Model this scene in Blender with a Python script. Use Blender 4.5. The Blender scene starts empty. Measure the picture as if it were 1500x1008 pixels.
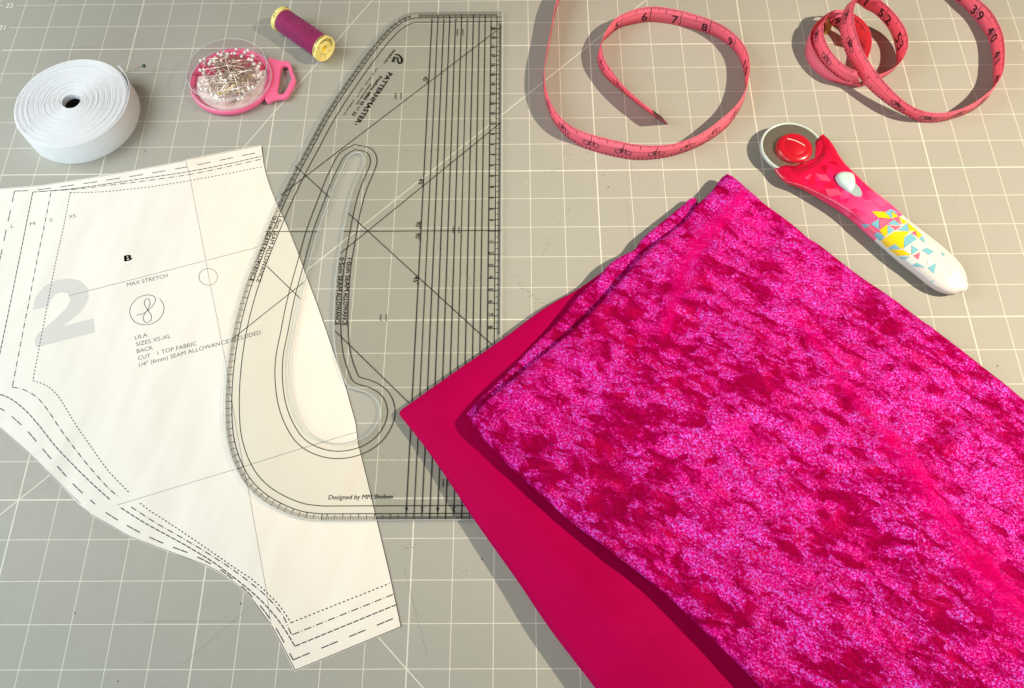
import bpy, bmesh, math, random
import numpy as np
from mathutils import Vector, Matrix, Euler
from mathutils.bvhtree import BVHTree
random.seed(7); rng = np.random.default_rng(7)
I = 0.0254                      # everything is laid out in inches on the mat grid, stored in metres
SC = bpy.context.scene
COL = SC.collection

# ------------------------------------------------------------------ camera
CAM = np.array([17.655, -0.305, 20.574]); EUL = Euler((0.43491, 0.010807, -0.00159), 'XYZ'); FPX = 1220.85
cd = bpy.data.cameras.new('camera'); cam = bpy.data.objects.new('camera', cd); COL.objects.link(cam)
cam.location = Vector(CAM) * I; cam.rotation_euler = EUL
cd.sensor_width = 36; cd.lens = FPX / 1500 * 36; cd.clip_start = 0.01; cd.clip_end = 100
SC.camera = cam
RM = np.array(EUL.to_matrix())

def W(x, y, z=0.0):
    "point at height z (inches) seen at photo position x, y"
    d = RM @ np.array([(x - 750) / FPX, -(y - 504) / FPX, -1.0]); t = (z - CAM[2]) / d[2]
    return CAM + t * d

# ------------------------------------------------------------------ light
wd = bpy.data.worlds.new('World'); SC.world = wd; wd.use_nodes = True
bg = wd.node_tree.nodes['Background']; bg.inputs[0].default_value = (1.0, 0.76, 0.50, 1); bg.inputs[1].default_value = 0.165
def lamp(kind, name, loc, target, energy, color, size, **k):
    l = bpy.data.lights.new(name, kind); l.energy = energy; l.color = color
    if kind == 'AREA': l.shape = 'RECTANGLE'; l.size = size[0]; l.size_y = size[1]
    else: l.shadow_soft_size = size
    for a, b in k.items(): setattr(l, a, b)
    o = bpy.data.objects.new(name, l); COL.objects.link(o); o.location = Vector(loc) * I
    o.rotation_euler = (Vector(target) - Vector(loc)).to_track_quat('-Z', 'Y').to_euler(); return o
lamp('SPOT', 'low_sun_beam', (83, 0, 63), (33, 11, 0), 400, (1.0, 0.85, 0.64), 0.020, spot_size=math.radians(29), spot_blend=1.0)
lamp('AREA', 'window_daylight', (-13, 15, 24), (4, 15, 0), 7.9, (0.95, 1.0, 0.98), (0.6, 0.6))
lamp('AREA', 'front_daylight', (-4, -20, 11), (4, 14, 0), 5.6, (0.74, 0.94, 1.0), (0.9, 0.4))
SC.view_settings.view_transform = 'Standard'; SC.view_settings.look = 'None'; SC.view_settings.gamma = 1
SC.view_settings.use_curve_mapping = False; SC.view_settings.exposure = 0.0
SC.cycles.transparent_max_bounces = 32

# ------------------------------------------------------------------ materials
def mat(name, col=(0.5, 0.5, 0.5), rough=0.5, metal=0.0, spec=0.5, **kw):
    m = bpy.data.materials.new(name); m.use_nodes = True; b = m.node_tree.nodes['Principled BSDF']
    b.inputs['Base Color'].default_value = (*col, 1); b.inputs['Roughness'].default_value = rough
    b.inputs['Metallic'].default_value = metal; b.inputs['Specular IOR Level'].default_value = spec
    for k, v in kw.items():
        b.inputs[k.replace('_', ' ')].default_value = v
    return m
class NT:
    "tiny node helper"
    def __init__(s, m):
        s.m = m; s.t = m.node_tree; s.b = s.t.nodes['Principled BSDF']; s.out = s.t.nodes['Material Output']
    def n(s, typ, **k):
        x = s.t.nodes.new(typ)
        for a, v in k.items(): setattr(x, a, v)
        return x
    def l(s, a, b): s.t.links.new(a, b)
    def set(s, x, v):
        if hasattr(v, 'is_linked') or isinstance(v, bpy.types.NodeSocket): s.l(v, x)
        elif isinstance(v, (tuple, list)) and len(v) == 3 and x.type == 'RGBA': x.default_value = (*v, 1)
        else: x.default_value = v
    def math(s, op, a, b=0.0, c=0.0, clamp=False):
        x = s.n('ShaderNodeMath', operation=op); x.use_clamp = clamp
        for i, v in enumerate((a, b, c)): s.set(x.inputs[i], v)
        return x.outputs[0]
    def mix(s, f, a, b, typ='MIX'):
        x = s.n('ShaderNodeMix', data_type='RGBA', blend_type=typ)
        s.set(x.inputs[0], f); s.set(x.inputs[6], a); s.set(x.inputs[7], b); return x.outputs[2]
    def noise(s, vec, scale, detail=2, rough=0.5, dist=0.0):
        x = s.n('ShaderNodeTexNoise'); s.set(x.inputs['Scale'], scale); x.inputs['Detail'].default_value = detail
        x.inputs['Roughness'].default_value = rough; x.inputs['Distortion'].default_value = dist
        if vec is not None: s.l(vec, x.inputs['Vector'])
        return x.outputs[0]
    def ramp(s, f, pts):
        x = s.n('ShaderNodeValToRGB'); s.l(f, x.inputs[0]); e = x.color_ramp.elements
        while len(e) > 1: e.remove(e[-1])
        e[0].position = pts[0][0]; e[0].color = (*pts[0][1], 1)
        for p, c in pts[1:]:
            q = e.new(p); q.color = (*c, 1)
        return x.outputs[0]
    def obj(s, rot=None, scale=(1, 1, 1)):
        "world position in inches"
        g = s.n('ShaderNodeNewGeometry'); x = s.n('ShaderNodeMapping'); s.l(g.outputs['Position'], x.inputs[0])
        x.inputs['Scale'].default_value = [k / I for k in scale]
        if rot is None: return x.outputs[0]
        v = s.n('ShaderNodeVectorRotate', rotation_type='Z_AXIS'); v.inputs['Angle'].default_value = rot
        s.l(g.outputs['Position'], v.inputs[0]); s.l(v.outputs[0], x.inputs[0]); return x.outputs[0]
    def bump(s, h, strength, dist, normal=None):
        x = s.n('ShaderNodeBump'); x.inputs['Strength'].default_value = strength; x.inputs['Distance'].default_value = dist * I
        s.l(h, x.inputs['Height'])
        if normal is not None: s.l(normal, x.inputs['Normal'])
        return x.outputs[0]

def mat_board():
    m = mat('self_healing_mat', rough=0.42, spec=0.35); t = NT(m); P = t.obj()
    sp = t.n('ShaderNodeSeparateXYZ'); t.l(P, sp.inputs[0]); X, Y = sp.outputs[0], sp.outputs[1]
    def lines(c, step, w):
        a = t.math('DIVIDE', c, step); a = t.math('ADD', a, 0.5); a = t.math('FRACT', a); a = t.math('SUBTRACT', a, 0.5)
        a = t.math('ABSOLUTE', a); a = t.math('MULTIPLY', a, step); return t.math('LESS_THAN', a, w / 2)
    inx = t.math('MULTIPLY', t.math('GREATER_THAN', X, -0.02), t.math('LESS_THAN', X, 36.02))
    iny = t.math('MULTIPLY', t.math('GREATER_THAN', Y, -0.02), t.math('LESS_THAN', Y, 24.02))
    lab = t.math('GREATER_THAN', X, 0.72)
    lab = t.math('MAXIMUM', lab, 0.0)
    v = t.math('MAXIMUM', lines(X, 1, 0.018), lines(X, 5, 0.034))
    h = t.math('MULTIPLY', t.math('MAXIMUM', lines(Y, 1, 0.018), lines(Y, 5, 0.036)), lab)
    def diag(nx, ny, c, x0, x1, w=0.028):
        a = t.math('ADD', t.math('MULTIPLY', X, nx), t.math('MULTIPLY', Y, ny)); a = t.math('SUBTRACT', a, c)
        a = t.math('LESS_THAN', t.math('ABSOLUTE', a), w / 2)
        return t.math('MULTIPLY', a, t.math('MULTIPLY', t.math('GREATER_THAN', X, x0), t.math('LESS_THAN', X, x1)))
    g = t.math('MAXIMUM', v, h)
    r = math.sqrt(.5); s3 = math.sqrt(3) / 2
    for d in ((r, -r, 0, 0, 24), (s3, -.5, 0, 0, 14), (r, r, 16 * r, 8, 16), (r, r, 34 * r, 30.5, 36)): g = t.math('MAXIMUM', g, diag(*d))
    g = t.math('MULTIPLY', t.math('MULTIPLY', g, inx), iny)
    n1 = t.noise(P, 0.35, 3); n2 = t.noise(P, 60, 2, 0.6); n3 = t.noise(P, 2.2, 4, 0.6)
    base = t.mix(n1, (0.36, 0.362, 0.325), (0.395, 0.392, 0.355)); base = t.mix(t.math('MULTIPLY', n2, 0.5), base, (0.26, 0.26, 0.225))
    base = t.mix(t.math('MULTIPLY', n3, 0.25), base, (0.30, 0.29, 0.25))
    wear = t.noise(P, 9, 3, 0.7); g2 = t.math('MULTIPLY', g, t.math('ADD', t.math('MULTIPLY', wear, 0.5), 0.58, clamp=True))
    t.l(t.mix(g2, base, (0.70, 0.69, 0.61)), t.b.inputs['Base Color'])
    t.l(t.math('ADD', t.math('MULTIPLY', n3, 0.2), 0.36), t.b.inputs['Roughness'])
    t.l(t.bump(n2, 0.5, 0.012), t.b.inputs['Normal'])
    return m
def mat_paper(name, col):
    m = mat(name, col, 0.75, spec=0.2); t = NT(m); P = t.obj(); n = t.noise(P, 1.6, 4, 0.6); f = t.noise(P, 70, 2)
    t.l(t.mix(t.math('MULTIPLY', n, 0.22), col, tuple(c * 0.93 for c in col)), t.b.inputs['Base Color'])
    w = t.noise(t.obj(0.3, (0.5, 0.18, 1)), 1.3, 2)
    t.l(t.bump(w, 0.9, 0.22, t.bump(f, 0.15, 0.004)), t.b.inputs['Normal']); return m
def mat_velvet():
    m = mat('crushed_velvet', (0.45, 0.0, 0.08), 0.85, spec=0.02); t = NT(m)
    P = t.obj(); S = t.obj(math.radians(33), (0.72, 1.25, 1))
    n = t.n('ShaderNodeTexNoise'); n.inputs['Scale'].default_value = 2.2; n.inputs['Detail'].default_value = 3
    t.l(S, n.inputs['Vector'])
    va = t.n('ShaderNodeVectorMath', operation='MULTIPLY_ADD'); t.l(n.outputs[1], va.inputs[0]); va.inputs[1].default_value = (0.7, 0.7, 0); t.l(S, va.inputs[2])
    q = va.outputs[0]; sp = t.n('ShaderNodeSeparateXYZ'); t.l(P, sp.inputs[0]); X, Y = sp.outputs[0], sp.outputs[1]
    def seg(a, b, w):                                     # long creases where the pile is brushed flat
        a = W(*a, .8); b = W(*b, .9); dx, dy = b[0] - a[0], b[1] - a[1]; L = math.hypot(dx, dy); dx /= L; dy /= L
        rx = t.math('SUBTRACT', X, float(a[0])); ry = t.math('SUBTRACT', Y, float(a[1]))
        u = t.math('ADD', t.math('MULTIPLY', rx, dx), t.math('MULTIPLY', ry, dy)); v = t.math('ABSOLUTE', t.math('SUBTRACT', t.math('MULTIPLY', ry, dx), t.math('MULTIPLY', rx, dy)))
        o = t.math('MAXIMUM', t.math('SUBTRACT', 0.0, u), t.math('SUBTRACT', u, L)); o = t.math('MAXIMUM', o, 0.0)
        return t.math('SUBTRACT', 1.0, t.math('DIVIDE', t.math('ADD', v, t.math('MULTIPLY', o, 0.6)), w), clamp=True)
    fl = t.math('MULTIPLY', seg((1160, 450), (1300, 650), .26), 0.75)
    for a_, b_, w_ in (((1300, 650), (1420, 830), .55), ((1420, 830), (1560, 1000), 1.0), ((1085, 285), (1010, 370), .42), ((1010, 370), (975, 480), .30)): fl = t.math('MAXIMUM', fl, seg(a_, b_, w_))
    fl = t.math('MULTIPLY', fl, t.math('ADD', t.math('MULTIPLY', t.noise(P, 3.5, 5, 0.75), 1.8), -0.15)); fl = t.ramp(fl, [(0.12, (0, 0, 0)), (0.62, (0.9, 0.9, 0.9))])
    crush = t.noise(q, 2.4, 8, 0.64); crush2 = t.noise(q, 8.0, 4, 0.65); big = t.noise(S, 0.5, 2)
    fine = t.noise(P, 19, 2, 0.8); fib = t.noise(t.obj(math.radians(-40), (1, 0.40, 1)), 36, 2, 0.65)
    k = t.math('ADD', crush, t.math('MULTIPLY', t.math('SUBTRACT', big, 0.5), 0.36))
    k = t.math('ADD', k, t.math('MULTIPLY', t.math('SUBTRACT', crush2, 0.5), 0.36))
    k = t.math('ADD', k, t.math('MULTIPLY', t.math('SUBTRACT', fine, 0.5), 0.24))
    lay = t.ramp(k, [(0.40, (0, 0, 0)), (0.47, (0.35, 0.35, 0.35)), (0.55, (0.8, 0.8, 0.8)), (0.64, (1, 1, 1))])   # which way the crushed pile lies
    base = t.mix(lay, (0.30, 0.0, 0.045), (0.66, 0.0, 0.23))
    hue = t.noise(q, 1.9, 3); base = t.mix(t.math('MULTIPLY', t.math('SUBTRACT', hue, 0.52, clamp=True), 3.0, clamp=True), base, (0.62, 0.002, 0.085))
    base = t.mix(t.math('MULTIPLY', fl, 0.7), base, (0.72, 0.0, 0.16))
    t.l(base, t.b.inputs['Base Color'])
    bh = t.math('ADD', t.math('MULTIPLY', fib, 0.8), fine)
    nb = t.bump(bh, 1.0, 0.05, t.bump(crush, 1.0, 0.16))
    t.l(nb, t.b.inputs['Normal'])
    t.b.inputs['Sheen Weight'].default_value = 0.08; t.b.inputs['Sheen Roughness'].default_value = 0.3
    t.b.inputs['Sheen Tint'].default_value = (1.0, 0.04, 0.5, 1)
    gl = t.n('ShaderNodeBsdfGlossy'); gl.inputs['Roughness'].default_value = 0.46
    t.l(t.mix(t.ramp(t.noise(q, 0.8, 3), [(0.50, (0, 0, 0)), (0.66, (1, 1, 1))]), (0.72, 0.18, 1.0), (0.98, 0.09, 0.62)), gl.inputs['Color']); t.l(nb, gl.inputs['Normal'])
    ms = t.n('ShaderNodeMixShader'); g2 = t.math('ADD', t.math('MULTIPLY', fine, 0.5), t.math('MULTIPLY', fib, 0.5)); sparkle = t.ramp(g2, [(0.52, (0, 0, 0)), (0.56, (1, 1, 1))])
    hi = t.ramp(k, [(0.475, (0, 0, 0)), (0.585, (1, 1, 1))])
    f = t.math('MULTIPLY', t.math('MULTIPLY', hi, t.math('ADD', t.math('MULTIPLY', sparkle, 1.0), 0.01)), 1.0, clamp=True)
    f = t.math('MULTIPLY', f, t.math('SUBTRACT', 1.0, t.math('MULTIPLY', fl, 0.85)))
    t.l(f, ms.inputs[0]); t.l(t.b.outputs[0], ms.inputs[1]); t.l(gl.outputs[0], ms.inputs[2]); t.l(ms.outputs[0], t.out.inputs[0])
    return m
def mat_jersey():
    m = mat('plain_magenta_jersey', (0.36, 0.0, 0.04), 0.62, spec=0.03); t = NT(m); P = t.obj()
    n = t.noise(P, 0.8, 3); t.l(t.mix(n, (0.31, 0.0, 0.045), (0.39, 0.0, 0.066)), t.b.inputs['Base Color'])
    t.b.inputs['Sheen Weight'].default_value = 0.9; t.b.inputs['Sheen Roughness'].default_value = 0.28; t.b.inputs['Sheen Tint'].default_value = (1, 0.03, 0.5, 1)
    wv = t.noise(t.obj(0.6, (1, 1.6, 1)), 55, 2); t.l(t.bump(wv, 0.25, 0.008, t.bump(t.noise(P, 1.1, 2), 0.35, 0.10)), t.b.inputs['Normal']); return m
def mat_clear(name, tint, rough=0.04, ior=1.46, base=0.0):
    m = bpy.data.materials.new(name); m.use_nodes = True; t = NT(m); t.t.nodes.remove(t.b)
    tr = t.n('ShaderNodeBsdfTransparent'); tr.inputs[0].default_value = (*tint, 1)
    gl = t.n('ShaderNodeBsdfGlossy'); gl.inputs['Roughness'].default_value = rough
    lw = t.n('ShaderNodeLayerWeight'); lw.inputs[0].default_value = 0.5; f0 = ((ior - 1) / (ior + 1)) ** 2
    fr = t.math('ADD', t.math('MULTIPLY', t.math('POWER', lw.outputs[1], 5.0), 1 - f0), f0)
    ms = t.n('ShaderNodeMixShader'); t.l(t.math('ADD', fr, base, clamp=True), ms.inputs[0])
    t.l(tr.outputs[0], ms.inputs[1]); t.l(gl.outputs[0], ms.inputs[2]); t.l(ms.outputs[0], t.out.inputs[0]); return m
def mat_frost():
    m = mat('frosted_acrylic_arris', (0.86, 0.90, 0.92), 0.18); t = NT(m); tr = t.n('ShaderNodeBsdfTransparent'); tr.inputs[0].default_value = (0.86, 0.88, 0.88, 1)
    ms = t.n('ShaderNodeMixShader'); ms.inputs[0].default_value = 0.34; t.l(tr.outputs[0], ms.inputs[1]); t.l(t.b.outputs[0], ms.inputs[2]); t.l(ms.outputs[0], t.out.inputs[0]); return m
def mat_elastic():
    m = mat('white_elastic', (0.80, 0.80, 0.85), 0.8, spec=0.15); t = NT(m); P = t.obj()
    n = t.noise(t.obj(None, (1, 1, 5)), 38, 2, 0.7); t.l(t.mix(t.math('MULTIPLY', n, 0.14), (0.78, 0.80, 0.84), (0.64, 0.65, 0.70)), t.b.inputs['Base Color'])
    t.l(t.bump(n, 0.2, 0.010), t.b.inputs['Normal']); return m
def mat_thread():
    m = mat('magenta_thread', (0.30, 0.003, 0.13), 0.45, spec=0.35); t = NT(m)
    tc = t.n('ShaderNodeTexCoord'); mp = t.n('ShaderNodeMapping'); t.l(tc.outputs['Object'], mp.inputs[0]); mp.inputs['Scale'].default_value = [1 / I] * 3
    w = t.n('ShaderNodeTexWave', wave_type='BANDS', bands_direction='Z'); w.inputs['Scale'].default_value = 4.0; w.inputs['Distortion'].default_value = 2.5; w.inputs['Detail'].default_value = 2
    t.l(mp.outputs[0], w.inputs['Vector']); t.l(t.bump(w.outputs[1], 0.9, 0.04), t.b.inputs['Normal'])
    n = t.noise(mp.outputs[0], 2.4, 4); t.l(t.mix(n, (0.17, 0.001, 0.05), (0.36, 0.004, 0.12)), t.b.inputs['Base Color'])
    t.b.inputs['Sheen Weight'].default_value = 0.3; t.b.inputs['Sheen Tint'].default_value = (1, .4, .9, 1); return m
def mat_handle():
    m = mat('printed_handle', (0.8, 0.1, 0.2), 0.28, spec=0.5); t = NT(m)
    a = W(1160, 216, .3); b = W(1402, 412, .3); ang = math.atan2(b[1] - a[1], b[0] - a[0])
    P = t.obj(-ang); L = float(np.hypot(*(b - a)[:2])); x0 = a[0] * math.cos(ang) + a[1] * math.sin(ang)
    sp = t.n('ShaderNodeSeparateXYZ'); t.l(P, sp.inputs[0]); u = t.math('DIVIDE', t.math('SUBTRACT', sp.outputs[0], x0), L)
    v = t.n('ShaderNodeTexVoronoi', distance='CHEBYCHEV'); v.inputs['Scale'].default_value = 1.9; t.l(t.obj(0.9), v.inputs['Vector'])
    v2 = t.n('ShaderNodeTexVoronoi', distance='MANHATTAN'); v2.inputs['Scale'].default_value = 2.6; t.l(t.obj(0.2), v2.inputs['Vector'])
    g = t.n('ShaderNodeRGBToBW'); t.l(v.outputs[1], g.inputs[0]); g2 = t.n('ShaderNodeRGBToBW'); t.l(v2.outputs[1], g2.inputs[0])
    k = t.math('ADD', u, t.math('MULTIPLY', t.math('SUBTRACT', t.math('ADD', g.outputs[0], g2.outputs[0]), 1.0), 0.16))
    c = t.ramp(k, [(0.0, (0.36, 0.0, 0.02)), (0.22, (0.62, 0.001, 0.05)), (0.38, (0.72, 0.01, 0.12)), (0.50, (0.82, 0.07, 0.24)), (0.60, (0.86, 0.11, 0.30)), (0.64, (0.86, 0.11, 0.30))])
    s = t.math('GREATER_THAN', u, 0.615); t.l(t.mix(s, c, (0.62, 0.60, 0.59)), t.b.inputs['Base Color'])
    t.b.inputs['Coat Weight'].default_value = 0.4; t.b.inputs['Coat Roughness'].default_value = 0.15; return m
def mat_steel(name, col=(0.58, 0.56, 0.50), rough=0.36):
    m = mat(name, col, rough, 1.0); t = NT(m); n = t.noise(t.obj(0.4, (1, 6, 1)), 8, 3)
    t.l(t.math('ADD', t.math('MULTIPLY', n, 0.15), rough - 0.06), t.b.inputs['Roughness']); return m
def mat_tape():
    m = mat('pink_vinyl_tape', (0.88, 0.14, 0.27), 0.42, spec=0.4); t = NT(m); n = t.noise(t.obj(), 7, 4, 0.65)
    t.l(t.mix(t.math('MULTIPLY', n, 0.45), (0.97, 0.27, 0.40), (0.88, 0.14, 0.25)), t.b.inputs['Base Color'])
    tl = t.n('ShaderNodeBsdfTranslucent'); tl.inputs[0].default_value = (1.0, 0.26, 0.30, 1); ms = t.n('ShaderNodeMixShader'); ms.inputs[0].default_value = 0.45
    t.l(t.b.outputs[0], ms.inputs[1]); t.l(tl.outputs[0], ms.inputs[2]); t.l(ms.outputs[0], t.out.inputs[0]); return m

M = dict(board=mat_board(), paper=mat_paper('pattern_paper', (0.75, 0.73, 0.69)), paper2=mat_paper('pattern_paper_overlap', (0.765, 0.72, 0.655)),
    ink=mat('black_ink', (0.012, 0.012, 0.016), 0.5), inkblue=mat('navy_ink', (0.02, 0.024, 0.04), 0.6), inkgrey=mat('grey_ink', (0.10, 0.105, 0.11), 0.7), seam=mat('cut_edge_and_shade', (0.22, 0.19, 0.17), 0.8),
    grey2=mat('pale_grey_ink', (0.565, 0.56, 0.55), 0.7), white=mat('white_print', (0.80, 0.79, 0.70), 0.5), velvet=mat_velvet(), jersey=mat_jersey(),
    acrylic=mat_clear('clear_acrylic', (0.985, 0.988, 0.98), ior=1.4), rim=mat_clear('acrylic_edge', (0.80, 0.83, 0.85), 0.12, 1.5, 0.12), frost=mat_frost(), lid=mat_clear('clear_lid', (0.985, 0.965, 0.98), 0.05, 1.45, 0.0),
    elastic=mat_elastic(), thread=mat_thread(), yellow=mat('yellow_spool_plastic', (0.90, 0.77, 0.27), 0.4), yellow2=mat('deep_yellow_plastic', (0.95, 0.62, 0.01), 0.4),
    handle=mat_handle(), steel=mat_steel('blade_steel'), guard=mat('pale_guard_plastic', (0.50, 0.58, 0.57), 0.3), red=mat('red_button_plastic', (0.46, 0.004, 0.018), 0.3, Coat_Weight=0.3),
    slider=mat('pale_blue_plastic', (0.50, 0.66, 0.66), 0.35), cyan=mat('cyan_print', (0.17, 0.44, 0.54), 0.3), lemon=mat('yellow_print', (0.76, 0.54, 0.005), 0.3),
    rose=mat('rose_print', (0.80, 0.13, 0.22), 0.3), mist=mat('mist_print', (0.60, 0.68, 0.68), 0.3), tape=mat_tape(), brass=mat('brass_tip', (0.45, 0.32, 0.10), 0.35, 1.0), darktip=mat('dark_metal_tip', (0.09, 0.07, 0.06), 0.35, 0.8),
    tapeink=mat('dark_red_black_ink', (0.05, 0.004, 0.012), 0.5), pinkpl=mat('pink_plastic', (0.86, 0.15, 0.32), 0.32), deep=mat('deep_pink_plastic', (0.60, 0.06, 0.16), 0.4),
    pale=mat('pale_pink_floor', (0.74, 0.62, 0.60), 0.6), pin=mat('steel_pin', (0.78, 0.72, 0.62), 0.35, 1.0), gold=mat('brass_pin', (0.75, 0.60, 0.25), 0.3, 1.0), pearl=mat('pearl_head', (0.84, 0.82, 0.78), 0.22),
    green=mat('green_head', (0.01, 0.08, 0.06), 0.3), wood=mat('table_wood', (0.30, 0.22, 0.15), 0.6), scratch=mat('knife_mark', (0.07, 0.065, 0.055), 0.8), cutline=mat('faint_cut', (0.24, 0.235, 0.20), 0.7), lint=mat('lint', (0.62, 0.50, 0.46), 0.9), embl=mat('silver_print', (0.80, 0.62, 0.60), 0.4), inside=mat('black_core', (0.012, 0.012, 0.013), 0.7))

# ------------------------------------------------------------------ helpers
def mk(name, V, F, m, parent=None, smooth=False, at=(0, 0, 0), mats=None, mi=None):
    me = bpy.data.meshes.new(name); V = (np.asarray(V, float) - np.asarray(at, float)) * I
    me.from_pydata([tuple(v) for v in V], [], [tuple(int(i) for i in f) for f in F]); me.update()
    for q in (mats or [m]): me.materials.append(q)
    if smooth: me.polygons.foreach_set('use_smooth', [True] * len(me.polygons))
    if mi is not None: me.polygons.foreach_set('material_index', mi)
    o = bpy.data.objects.new(name, me); COL.objects.link(o)
    if parent is not None: o.parent = parent
    return o
def tag(o, label=None, cat=None, group=None, kind=None):
    for k, v in (('label', label), ('category', cat), ('group', group), ('kind', kind)):
        if v: o[k] = v
    return o
def thing(name, label, cat, at=(0, 0, 0), group=None):
    o = bpy.data.objects.new(name, None); o.empty_display_size = 0.01; COL.objects.link(o); o.location = Vector([float(a) * I for a in at])
    return tag(o, label, cat, group)
class Geo:
    def __init__(s): s.V = []; s.F = []; s.mi = []
    def add(s, V, F, k=0):
        n = len(s.V); s.V += [tuple(float(c) for c in v) for v in V]; s.F += [tuple(i + n for i in f) for f in F]; s.mi += [k] * len(F); return s
    def out(s, name, m, parent=None, **k):
        if isinstance(m, list): return mk(name, s.V, s.F, m[0], parent, mats=m, mi=s.mi, **k)
        return mk(name, s.V, s.F, m, parent, **k)
def interp(P, n=None, step=None, closed=False):
    "Catmull-Rom through the rows of P, resampled evenly"
    P = np.asarray(P, float); N = len(P); Q = []
    segs = N if closed else N - 1
    for i in range(segs):
        p1, p2 = P[i], P[(i + 1) % N]
        p0 = P[(i - 1) % N] if (closed or i > 0) else 2 * p1 - p2
        p3 = P[(i + 2) % N] if (closed or i + 2 < N) else 2 * p2 - p1
        d = [max(np.linalg.norm(b - a), 1e-6) ** 0.5 for a, b in ((p0, p1), (p1, p2), (p2, p3))]
        t0 = 0; t1 = d[0]; t2 = t1 + d[1]; t3 = t2 + d[2]
        for t in np.linspace(t1, t2, 12, endpoint=False):
            A1 = (t1 - t) / (t1 - t0) * p0 + (t - t0) / (t1 - t0) * p1; A2 = (t2 - t) / (t2 - t1) * p1 + (t - t1) / (t2 - t1) * p2; A3 = (t3 - t) / (t3 - t2) * p2 + (t - t2) / (t3 - t2) * p3
            B1 = (t2 - t) / (t2 - t0) * A1 + (t - t0) / (t2 - t0) * A2; B2 = (t3 - t) / (t3 - t1) * A2 + (t - t1) / (t3 - t1) * A3
            Q.append((t2 - t) / (t2 - t1) * B1 + (t - t1) / (t2 - t1) * B2)
    Q.append(P[0] if closed else P[-1]); Q = np.array(Q); return even(Q, n, step)
def even(Q, n=None, step=None):
    Q = np.asarray(Q, float); s = np.concatenate([[0], np.cumsum(np.linalg.norm(np.diff(Q, axis=0), axis=1))])
    if n is None: n = max(2, int(round(s[-1] / step)) + 1)
    u = np.linspace(0, s[-1], n); return np.stack([np.interp(u, s, Q[:, k]) for k in range(Q.shape[1])], 1)
def wpts(px, z=0.0): return np.array([W(p[0], p[1], p[2] if len(p) > 2 else z) for p in px])
def normals2(Q, closed=False):
    if closed: T = np.roll(Q, -1, 0) - np.roll(Q, 1, 0)
    else: T = np.gradient(Q, axis=0)
    T = T[:, :2]; T = T / np.maximum(np.linalg.norm(T, axis=1, keepdims=True), 1e-9); return np.stack([-T[:, 1], T[:, 0]], 1)
def band(geo, Q, w, z=None, k=0):
    "flat printed stroke of width w along the points Q"
    Q = np.asarray(Q, float); N = normals2(Q)
    A = Q.copy(); B = Q.copy(); A[:, :2] += N * w / 2; B[:, :2] -= N * w / 2
    if z is not None: A[:, 2] = z; B[:, 2] = z
    n = len(Q); geo.add(np.concatenate([A, B]), [(i, i + 1, n + i + 1, n + i)[::-1] for i in range(n - 1)], k)
def dashes(geo, Q, w, pat, z=None, start=0.0):
    Q = np.asarray(Q, float); s = np.concatenate([[0], np.cumsum(np.linalg.norm(np.diff(Q, axis=0), axis=1))]); L = s[-1]; a = start; i = 0
    at = lambda u: np.array([np.interp(u, s, Q[:, k]) for k in range(3)])
    while a < L:
        l = pat[i % len(pat)]
        if i % 2 == 0:
            b = min(a + l, L); inner = [Q[j] for j in range(len(Q)) if a < s[j] < b]
            band(geo, np.array([at(a)] + inner[::max(1, len(inner) // 6)] + [at(b)]), w, z)
        a += l; i += 1
def polyfill(px_or_w, z):
    "flat polygon -> triangles through bmesh"
    bm = bmesh.new(); vs = [bm.verts.new((p[0], p[1], z)) for p in px_or_w]; f = bm.faces.new(vs)
    bmesh.ops.triangulate(bm, faces=[f]); bm.verts.index_update()
    V = [tuple(v.co) for v in bm.verts]; F = [tuple(v.index for v in q.verts) for q in bm.faces]; 
    F = [q if np.cross(np.subtract(V[q[1]], V[q[0]])[:2], np.subtract(V[q[2]], V[q[0]])[:2]) > 0 else q[::-1] for q in F]
    bm.free(); return V, F
def prism(out, z0, z1, holes=()):
    "closed prism of a 2D outline with holes"
    bm = bmesh.new(); loops = []; E = []
    for lp in (out, *holes):
        vs = [bm.verts.new((p[0], p[1], z1)) for p in lp]; loops.append(vs)
        for a, b in zip(vs, vs[1:] + vs[:1]): E.append(bm.edges.new((a, b)))
    bmesh.ops.triangle_fill(bm, edges=E, use_beauty=True, use_dissolve=False); bm.verts.index_update()
    V = [tuple(v.co) for v in bm.verts]; F = [tuple(v.index for v in q.verts) for q in bm.faces]
    F = [q if np.cross(np.subtract(V[q[1]], V[q[0]])[:2], np.subtract(V[q[2]], V[q[0]])[:2]) > 0 else q[::-1] for q in F]
    n = len(V); V2 = V + [(x, y, z0) for x, y, z in V]; top = F; bot = [tuple(i + n for i in q[::-1]) for q in F]; side = []
    for lp in loops:
        idx = [v.index for v in lp]; area = sum(V[a][0] * V[b][1] - V[b][0] * V[a][1] for a, b in zip(idx, idx[1:] + idx[:1])); 
        if (area < 0) == (lp is loops[0]): idx = idx[::-1]
        for a, b in zip(idx, idx[1:] + idx[:1]): side.append((a, a + n, b + n, b))
    bm.free(); return V2, top, bot, side
_T = {}
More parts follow.
